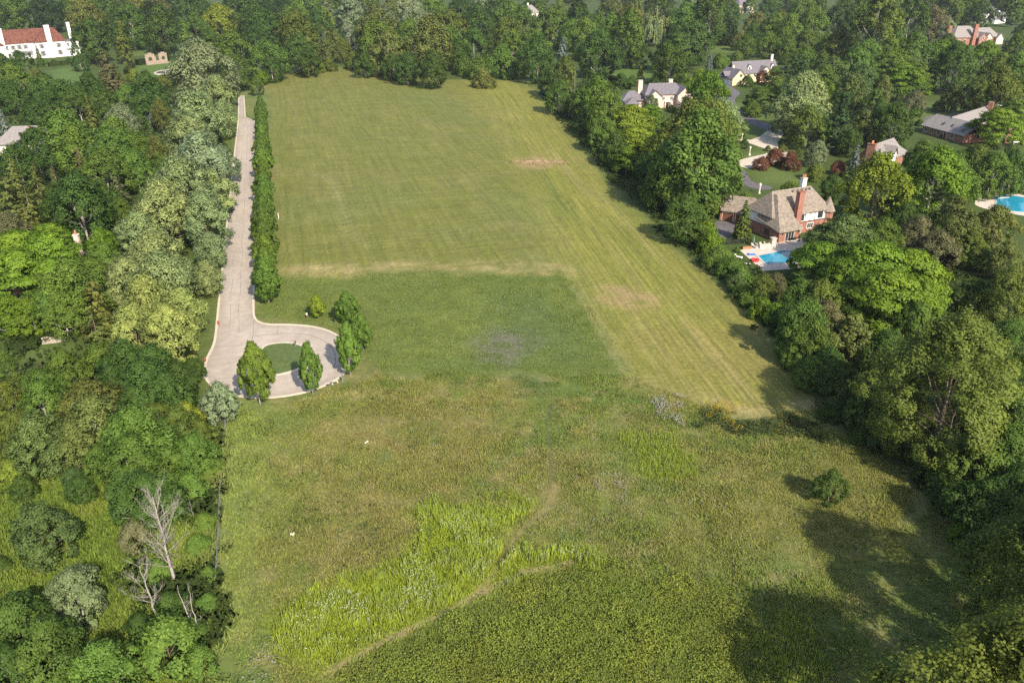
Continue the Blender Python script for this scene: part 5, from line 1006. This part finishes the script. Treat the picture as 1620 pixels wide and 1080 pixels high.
o = thing('patio_table', 'round dark patio table behind the pool of the timbered house', 'table', at_h(1256, 381, TZ)); a = MB(); a.lathe([(.9, .7), (.9, .76)], 16); part('top', a, M['timber'], o); a = MB(); a.lathe([(.4, 0), (.08, .1), (.08, .7)], 8); part('leg', a, M['timber'], o)
for i in range(4):
    t = i * PI / 2 + .5; o = thing('patio_chair', f'dark patio chair at the round table, {("facing the pool", "facing the house", "on its left", "on its right")[i]}', 'chair', (at_h(1256, 381)[0] + 1.5 * math.cos(t), at_h(1256, 381)[1] + 1.5 * math.sin(t), TZ), t - PI / 2, 'patio chairs round the table')
    a = MB(); a.box(-.25, .25, -.25, .25, .4, .47)
    part('seat', a, M['timber'], o); a = MB(); a.box(-.25, .25, .2, .27, .47, 1.0); part('backrest', a, M['timber'], o)
    for sx in (-.22, .22):
        for sy in (-.22, .22): a = MB(); a.box(sx - .025, sx + .025, sy - .025, sy + .025, 0, .4); part('leg', a, M['timber'], o)
o = thing('pool_slide', 'white box and towel stand behind the curved pool', 'pool cabinet', at_h(1581, 303, TZ)); a = MB(); a.box(-1.2, 1.2, -.4, .4, 0, 1.4); part('cabinet', a, M['white'], o); a = MB(); a.box(-1.3, 1.3, -.5, .5, 1.4, 1.5); part('top', a, M['metal'], o)
o = thing('forecourt_lamp', 'pale lamp post on the small lawn of the concrete forecourt', 'lamp post', at_h(1185.5, 246)); a = MB(); a.lathe([(.4, 0), (.35, .5), (.14, .7), (.12, 2.3)], 10); part('post', a, M['cream'], o); a = MB(); a.lathe([(.12, 2.3), (.33, 2.5), (.33, 3.0), (.04, 3.3)], 8); part('lantern', a, M['cream'], o)
o = thing('forecourt_lamp', 'pale lamp post on the lane side of the concrete forecourt', 'lamp post', at_h(1173, 224)); a = MB(); a.lathe([(.4, 0), (.35, .5), (.14, .7), (.12, 2.3)], 10); part('post', a, M['cream'], o); a = MB(); a.lathe([(.12, 2.3), (.33, 2.5), (.33, 3.0), (.04, 3.3)], 8); part('lantern', a, M['cream'], o)
o = thing('outdoor_fireplace', 'orange brick outdoor fireplace behind the trees by the long brick house', 'fireplace', at_h(1592, 226)); a = MB(); a.box(-1.2, 1.2, -.6, .6, 0, 2.6); part('hearth', a, M['brick'], o); a = MB(); a.box(-.6, .6, -.45, .45, 2.6, 5.4); part('flue', a, M['brick'], o)
o = thing('patio_table', 'white patio table right of the orange brick fireplace', 'table', at_h(1608, 228)); a = MB(); a.box(-1.6, 1.6, -.8, .8, .72, .8); part('top', a, M['white'], o)
for sx in (-1.4, 1.4):
    for sy in (-.65, .65): a = MB(); a.box(sx - .05, sx + .05, sy - .05, sy + .05, 0, .72); part('leg', a, M['white'], o)
def car(px, py, rz, m, label):
    o = thing('parked_car', label, 'car', at_h(px, py, .04), rz, 'parked cars in the far gardens')
    b = MB(); P = [(-2.4, .35), (2.4, .35), (2.4, .85), (1.3, 1.0), (.7, 1.6), (-1.6, 1.65), (-2.3, 1.05)]; n = len(P)
    b.add([(x, -.9, z) for x, z in P] + [(x, .9, z) for x, z in P], [tuple(range(n)), tuple(range(n, 2 * n))[::-1]] + [((i + 1) % n, i, n + i, n + (i + 1) % n) for i in range(n)]); part('body', b, M[m], o)
    g_ = MB(); g_.box(-1.7, .75, -.915, .915, 1.08, 1.5); part('side_window', g_, M['glass'], o); g_ = MB(); g_.slab([(.78, -.75, 1.57), (1.33, -.8, 1.04), (1.33, .8, 1.04), (.78, .75, 1.57)][::-1], -.02); part('windscreen', g_, M['glass'], o)
    for x in (-1.5, 1.5):
        for y in (-.88, .88):
            t = MB(); t.tube([(x, y - .1, .33), (x, y + .1, .33)], [.33, .33], 14); w_ = part('wheel', t, M['rubber'], o); t = MB(); t.tube([(x, y - .115, .33), (x, y + .115, .33)], [.19, .19], 10); part('rim', t, M['metal'], w_)
    for y in (-.6, .6): t = MB(); t.box(2.38, 2.43, y - .22, y + .22, .62, .8); part('headlight', t, M['white'], o)
car(1466, 146, .1, 'carpaint', 'dark grey car parked beyond the long brick house'); car(1492, 143, .2, 'whitecar', 'white car parked under trees beyond the long brick house'); car(1610, 62, .3, 'whitecar', 'white car parked beside the far brick house')
# ------------------------------------------------------------------ small things on the field and kerb
def hydrant(px, py, label):
    o = thing('fire_hydrant', label, 'hydrant', at_h(px, py, .05), 0, 'red hydrants at the kerb'); a = MB(); a.lathe([(.2, 0), (.2, .08), (.13, .1), (.13, .62), (.17, .66), (.15, .8), (.04, .92)], 10); part('body', a, M['red'], o); a = MB(); a.tube([(-.25, 0, .5), (.25, 0, .5)], [.07, .07], 8); part('nozzle', a, M['red'], o)
hydrant(325, 573, 'red fire hydrant on the kerb where the road widens'); hydrant(346, 514, 'red fire hydrant at the kerb just above the widening')
def pedestal(px, py, label, m='white'):
    o = thing('utility_box', label, 'utility box', at_h(px, py, .03), .3, 'utility boxes round the turnaround'); a = MB(); a.box(-.12, .12, -.12, .12, 0, .9); part('post', a, M['redwood'] if m == 'white' else M['metal'], o); a = MB(); a.box(-.14, .14, -.2, .2, .85, 1.12); a.box(-.17, .17, -.23, .23, 1.12, 1.17); part('box', a, M['cream' if m == 'white' else m], o)
pedestal(486, 504, 'white box on a post left of the small bright maple'); pedestal(540, 512, 'white box on a post under the corner maples'); pedestal(542, 603, 'grey box on a post on the near grass of the turnaround', 'metal')
pedestal(468, 549, 'brown box on the island lawn inside the turnaround', 'redwood'); pedestal(322, 598, 'grey box on a post behind the kerb at the dark wood', 'metal')
def inlet(px, py, rz, label):
    o = thing('storm_drain', label, 'drain', at_h(px, py, .03), rz, 'storm drains in the kerb'); a = MB(); a.box(-.7, .7, -.35, .35, 0, .17); part('box', a, M['kerb'], o); a = MB(); a.box(-.5, .5, -.36, -.2, .02, .175); part('grate', a, M['iron'], o)
inlet(528, 605, .4, 'storm drain in the kerb near the narrow maple'); inlet(520, 608, .35, 'second storm drain in the kerb beside the narrow maple'); inlet(366, 624, -.3, 'storm drain in the kerb left of the widest maple')
def debris(px, py, seed, label):
    rg_ = random.Random(seed); a = MB()
    for i in range(7): x, y = rg_.uniform(-.5, .5), rg_.uniform(-.3, .3); a.slab([(x * .7 - .16, y - .1, rg_.uniform(.1, .3)), (x * .7 + .12, y - .14, rg_.uniform(.1, .4)), (x * .7 + .14, y + .14, rg_.uniform(.1, .45)), (x * .7 - .1, y + .1, rg_.uniform(.1, .45))], .03)
    o = part('plastic_sheet', a, M['cream']); o.location = at_h(px, py, .15); o.scale = (.7, .7, .7); tag(o, label, 'litter', 'white scraps lying in the meadow')
debris(463, 847, 1, 'crumpled white plastic in the brown meadow grass'); debris(579, 702, 2, 'crumpled white plastic below the turnaround'); debris(680, 132, 3, 'pale heap at the foot of the trees behind the field')
o = thing('survey_stake', 'thin white stake standing in the mown field near the road trees', 'stake', at_h(441, 346)); a = MB(); a.box(-.06, .06, -.06, .06, 0, 1.6); part('stake', a, M['white'], o); a = MB(); a.box(.05, .4, -.01, .01, 1.3, 1.55); part('flag', a, M['redvinyl'], o)
rgm = np.random.RandomState(12); a = MB(); gx, gy = gp(853, 257)
for i in range(420):
    x, y = rgm.normal(0, 5.0), rgm.normal(0, 1.8); t = rgm.uniform(0, PI); l = rgm.uniform(.4, 1.2)
    a.tube([(x - l * math.cos(t), y - l * math.sin(t), .05), (x, y, rgm.uniform(.1, .3)), (x + l * math.cos(t), y + l * math.sin(t), .06)], [.05, .08, .04], 4)
o = part('hay_remains', a, mat('old_hay', (.26, .185, .10), var=.4)); o.location = (gx, gy, .03); struct(o, 'flattened brown scatter of old hay on the mown field', 'stuff')
# ------------------------------------------------------------------ meadow growth (stuff)
def inside(poly, n, rng, soft=1.5):
    P = np.array(PLY[poly] if isinstance(poly, str) else poly); lo = P.min(0) - soft; hi = P.max(0) + soft; out = np.zeros((0, 2))
    while len(out) < n:
        q = rng.uniform(lo, hi, (n * 3, 2)); d = sdist(q[:, 0], q[:, 1], [tuple(p) for p in P]) + (vn(q[:, 0], q[:, 1], 3, 5) - .5) * 4; out = np.concatenate([out, q[d < 0]])
    return out[:n]
def blades(name, q, h, wd, col, per, rng, lean=.35, spread=.25, tip=None, tipf=0.0, label=None, z=.03):
    n = len(q); k = n * per; b = np.repeat(q, per, 0) + rng.normal(0, spread, (k, 2)); hh = np.repeat(h, per) * rng.uniform(.6, 1.2, k); ph = rng.uniform(0, 2 * PI, k); wv = wd * rng.uniform(.6, 1.4, k)
    dx = np.cos(ph) * wv; dy = np.sin(ph) * wv; lx = rng.normal(0, lean, k) * hh; ly = rng.normal(0, lean, k) * hh
    V = np.stack([np.stack([b[:, 0] - dx, b[:, 1] - dy, np.full(k, z)], 1), np.stack([b[:, 0] + dx, b[:, 1] + dy, np.full(k, z)], 1),
                  np.stack([b[:, 0] + lx + dx * .45, b[:, 1] + ly + dy * .45, z + hh], 1), np.stack([b[:, 0] + lx - dx * .45, b[:, 1] + ly - dy * .45, z + hh], 1)], 1).reshape(-1, 3)
    cc = np.repeat(col, per, 0) * rng.uniform(.8, 1.2, (k, 1)); cv = np.repeat(cc, 4, 0)
    if tip is not None:
        s = np.repeat(rng.rand(n) < tipf, per); m_ = np.zeros((k, 4), bool); m_[:, 2:] = s[:, None]; cv[m_.ravel()] = np.array(tip)
    o = obj(name, mesh_np(name, V, np.arange(4 * k).reshape(k, 4), M['blade'], {'col': ('FLOAT_COLOR', 'POINT', rgba(np.clip(cv, 0, 1)))})); o['kind'] = 'stuff'
    if label: o['label'] = label
    return o
rng = np.random.RandomState(77)
mead = gpl("345,1110 345,900 350,700 380,645 480,635 560,600 700,590 850,598 960,590 1010,600 1100,645 1200,660 1290,650 1400,730 1500,815 1540,900 1640,1000 1640,1110")
q = inside(mead, 92000, rng); dn = vn(q[:, 0], q[:, 1], 3.5, 9); pth = np.minimum.reduce([ldist(q[:, 0], q[:, 1], t) for t in TRACKS[2:5] + [PATHS, PATH2]]); q = q[(dn > .75 * rng.rand(len(q)) - .2) & (pth > .45)]
blades('meadow_grass', q, (.10 + .30 * vn(q[:, 0], q[:, 1], 6, 12)) * (.55 + .9 * vn(q[:, 0], q[:, 1], 1.3, 19)), .055, ground_col(q[:, 0], q[:, 1]) * np.array([[1.92, 1.93, 1.62]]), 4, rng, .6, .20, (.30, .28, .20), .03, 'mixed meadow grass with pale seed heads')
q = inside('mid', 24000, rng); blades('field_grass', q, (.06 + .2 * vn(q[:, 0], q[:, 1], 2, 13)), .06, ground_col(q[:, 0], q[:, 1]) * 1.85, 3, rng, .5, .25, (.32, .32, .24), .03, 'short green unmown grass below the hay field')
q = inside('rough', 26000, rng); blades('tall_grass', q, .5 + .7 * vn(q[:, 0], q[:, 1], 5, 14), .10, ground_col(q[:, 0], q[:, 1]) * 1.7, 4, rng, .35, .3, (.20, .22, .06), .1, 'tall bright grass among the shrubs at the meadow edge')
q = inside('weeds', 21000, rng, 4); ed = sdist(q[:, 0], q[:, 1], PLY['weeds']); keep = (vn(q[:, 0], q[:, 1], 2.2, 31) + .12 * vn(q[:, 0], q[:, 1], .7, 32) > .34 + .1 * rng.rand(len(q))) & (ed < -2.2 + 4 * rng.rand(len(q)) ** 2) & (ldist(q[:, 0], q[:, 1], PATH2) > .6) & (ldist(q[:, 0], q[:, 1], PATHS) > .55); q = q[keep]; wq = q
c = np.tile(np.array([[.33, .39, .045]]), (len(q), 1)) * (.75 + .5 * vn(q[:, 0], q[:, 1], 1.5, 33))[:, None]
blades('tall_weeds', q, (.5 + .85 * rng.rand(len(q))) * (.6 + .6 * vn(q[:, 0], q[:, 1], 2.5, 34)), .038, c, 4, rng, .14, .12, (.34, .38, .16), .25, 'tall yellow green weeds with whitish tops')
q = np.concatenate([inside('ygreen', 1400, rng, 3), inside(gpl("1200,960 1250,960 1290,1010 1300,1090 1240,1090 1215,1010"), 900, rng), inside(gpl("640,830 700,800 830,795 830,760 780,780 700,790"), 200, rng)]); c = np.tile(np.array([[.27, .33, .04]]), (len(q), 1))
blades('tall_weeds', q, .3 + .6 * rng.rand(len(q)), .035, c, 4, rng, .16, .14, (.34, .38, .16), .2, 'scattered clumps of tall yellow green weeds')
def leafy(name, q, h, size, col, per, label, tipc=None, seed=3):
    rng = np.random.RandomState(seed); n = len(q); k = n * per; b = np.repeat(q, per, 0) + rng.normal(0, .28, (k, 2)); zz = np.repeat(h, per) * rng.uniform(.35, 1.1, k)
    P = np.concatenate([b, zz[:, None]], 1); V, Fc, T = leaves(rng, P, np.tile([0, 0, .3], (k, 1)), None, size, size * .55, .7, .5, np.zeros(k)); cc = np.repeat(col, per, 0) * rng.uniform(.84, 1.16, (k, 1))
    if tipc is not None: cc[rng.rand(k) < .12] = tipc
    o = obj(name, leaf_mesh(name, V, Fc, M['blade'], {'col': ('FLOAT_COLOR', 'POINT', rgba(np.clip(np.repeat(cc, 4, 0), 0, 1)))})); o['kind'] = 'stuff'; o['label'] = label
q = inside('gold', 13000, rng, 4); ed = sdist(q[:, 0], q[:, 1], PLY['gold']); q = q[(ed < -6 + 10 * rng.rand(len(q)) ** 1.5) & (vn(q[:, 0], q[:, 1], 1.7, 39) > .16) & (ldist(q[:, 0], q[:, 1], PATHS) > .7)]; v1 = vn(q[:, 0], q[:, 1], 2.6, 35); v2 = fbm(q[:, 0], q[:, 1], 9, 36, 3); c = np.array([[.185, .250, .048]]) * (1 - v1[:, None]) + np.array([[.290, .345, .060]]) * v1[:, None]
c = c * (.75 + .5 * v2[:, None]); c[:, 0] *= 1 + .10 * np.clip((fbm(q[:, 0], q[:, 1], 6, 38, 2) - .5) * 4, 0, 1)
leafy('goldenrod', q, (.15 + .8 * v1) * (.5 + vn(q[:, 0], q[:, 1], .9, 40)), .105, c, 13, 'dense low goldenrod thicket at the near end of the meadow', (.17, .15, .03))
def flowers(name, poly, n, hz, col, label, s=.11, seed=6):
    rng = np.random.RandomState(seed); q = inside(gpl(poly), n, rng, 1); kk = vn(q[:, 0], q[:, 1], 1.6, 44) > .38; q = q[kk]; P = np.concatenate([q, rng.uniform(hz * .5, hz, (len(q), 1))], 1)
    V, Fc, T = leaves(rng, P, np.tile([0, 0, 1.0], (len(q), 1)), None, s, s * .8, .4, .8, np.zeros(len(q))); o = obj(name, leaf_mesh(name, V, Fc, M['blade'], {'col': ('FLOAT_COLOR', 'POINT', rgba(np.tile(np.array([col]), (len(V), 1))))})); o['kind'] = 'stuff'; o['label'] = label
wq = wq[(rng.rand(len(wq)) < .10) & (vn(wq[:, 0], wq[:, 1], 4, 48) > .35)]; P = np.concatenate([wq, (.75 + .6 * rng.rand(len(wq)))[:, None]], 1); P = np.repeat(P, 2, 0) + rng.normal(0, .05, (len(P) * 2, 3))
V, Fc, T = leaves(rng, P, np.tile([0, -.4, 1.0], (len(P), 1)), None, .06, .05, .4, .6, np.zeros(len(P))); o = obj('weed_flowers', leaf_mesh('weed_flowers', V, Fc, M['blade'], {'col': ('FLOAT_COLOR', 'POINT', rgba(np.tile(np.array([[.55, .57, .38]]), (len(V), 1))))})); o['kind'] = 'stuff'; o['label'] = 'small whitish flower heads on the tall weeds'
q = inside(mead, 9000, rng); q = q[(fbm(q[:, 0], q[:, 1], 5, 101, 3) > .53 + .05 * rng.rand(len(q))) & (sdist(q[:, 0], q[:, 1], PLY['gold']) > 0)]
leafy('meadow_weeds', q, .15 + .4 * rng.rand(len(q)), .11, np.array([[.105, .150, .042]]) * rng.uniform(.7, 1.25, (len(q), 1)), 6, 'darker leafy weeds scattered through the meadow')
flowers('white_wildflowers', "1035,640 1070,632 1085,660 1070,675 1040,672", 700, .9, (.42, .38, .35), 'patch of whitish wildflowers below the mown band')
flowers('yellow_wildflowers', "1100,645 1150,640 1180,655 1160,680 1120,668", 420, .9, (.50, .33, .01), 'yellow wildflowers at the foot of the mown band')
flowers('yellow_wildflowers', "1180,655 1280,650 1300,680 1200,690", 220, .8, (.42, .29, .01), 'scattered yellow wildflowers near the wood edge', .1, 8)
flowers('pale_wildflowers', "910,755 1000,760 990,800 930,785", 260, .7, (.36, .30, .28), 'faint pinkish wildflowers in the open meadow', .1, 9)
flowers('pale_wildflowers', "390,1030 440,1020 450,1075 380,1085", 150, .6, (.36, .34, .27), 'whitish wildflowers at the near left corner', .1, 10)
flowers('meadow_specks', "400,660 1000,640 1300,760 1250,900 900,870 640,790 420,760", 1500, .5, (.32, .33, .24), 'pale seed heads sprinkled across the meadow', .09, 15)
flowers('meadow_specks', "450,440 900,440 960,560 700,600 570,570", 420, .5, (.34, .36, .26), 'pale weeds sprinkled across the green grass', .12, 16)
q = inside(gpl("1110,655 1200,665 1300,668 1290,690 1180,690 1100,672"), 900, rng, 1); leafy('wildflower_stems', q, .3 + .6 * rng.rand(len(q)), .14, np.tile([[.10, .13, .045]], (len(q), 1)), 7, 'dark leafy stems under the wildflowers')
# undergrowth filling the floor of the woods
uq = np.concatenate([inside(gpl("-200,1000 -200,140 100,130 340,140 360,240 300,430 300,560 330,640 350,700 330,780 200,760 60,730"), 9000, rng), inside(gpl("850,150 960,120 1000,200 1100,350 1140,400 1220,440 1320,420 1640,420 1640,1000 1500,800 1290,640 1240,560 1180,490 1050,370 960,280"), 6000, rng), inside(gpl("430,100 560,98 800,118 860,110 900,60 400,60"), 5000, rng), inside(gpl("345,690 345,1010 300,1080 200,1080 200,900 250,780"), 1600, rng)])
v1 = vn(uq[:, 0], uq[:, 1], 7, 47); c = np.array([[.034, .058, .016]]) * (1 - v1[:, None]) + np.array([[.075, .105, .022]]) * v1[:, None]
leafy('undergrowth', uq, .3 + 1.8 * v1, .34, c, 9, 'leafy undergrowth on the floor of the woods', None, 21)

# ------------------------------------------------------------------ the thin summer haze between the far woods and the camera
hb = MB(); hb.box(-1500, 1500, -60, 1900, -1.2, 75); hm = bpy.data.materials.new('haze'); hm.use_nodes = True; hn = hm.node_tree
for n_ in list(hn.nodes):
    if n_.type == 'BSDF_PRINCIPLED': hn.nodes.remove(n_)
pv = hn.nodes.new('ShaderNodeVolumePrincipled'); pv.inputs['Color'].default_value = (.86, .90, .95, 1); pv.inputs['Density'].default_value = .00006; pv.inputs['Anisotropy'].default_value = .2
hn.links.new(pv.outputs[0], hn.nodes['Material Output'].inputs['Volume'])
o = part('haze', hb, hm); o['kind'] = 'stuff'; o['label'] = 'thin pale haze over the gardens and far woods'
SC.cycles.volume_bounces = 0; SC.cycles.use_denoising = False
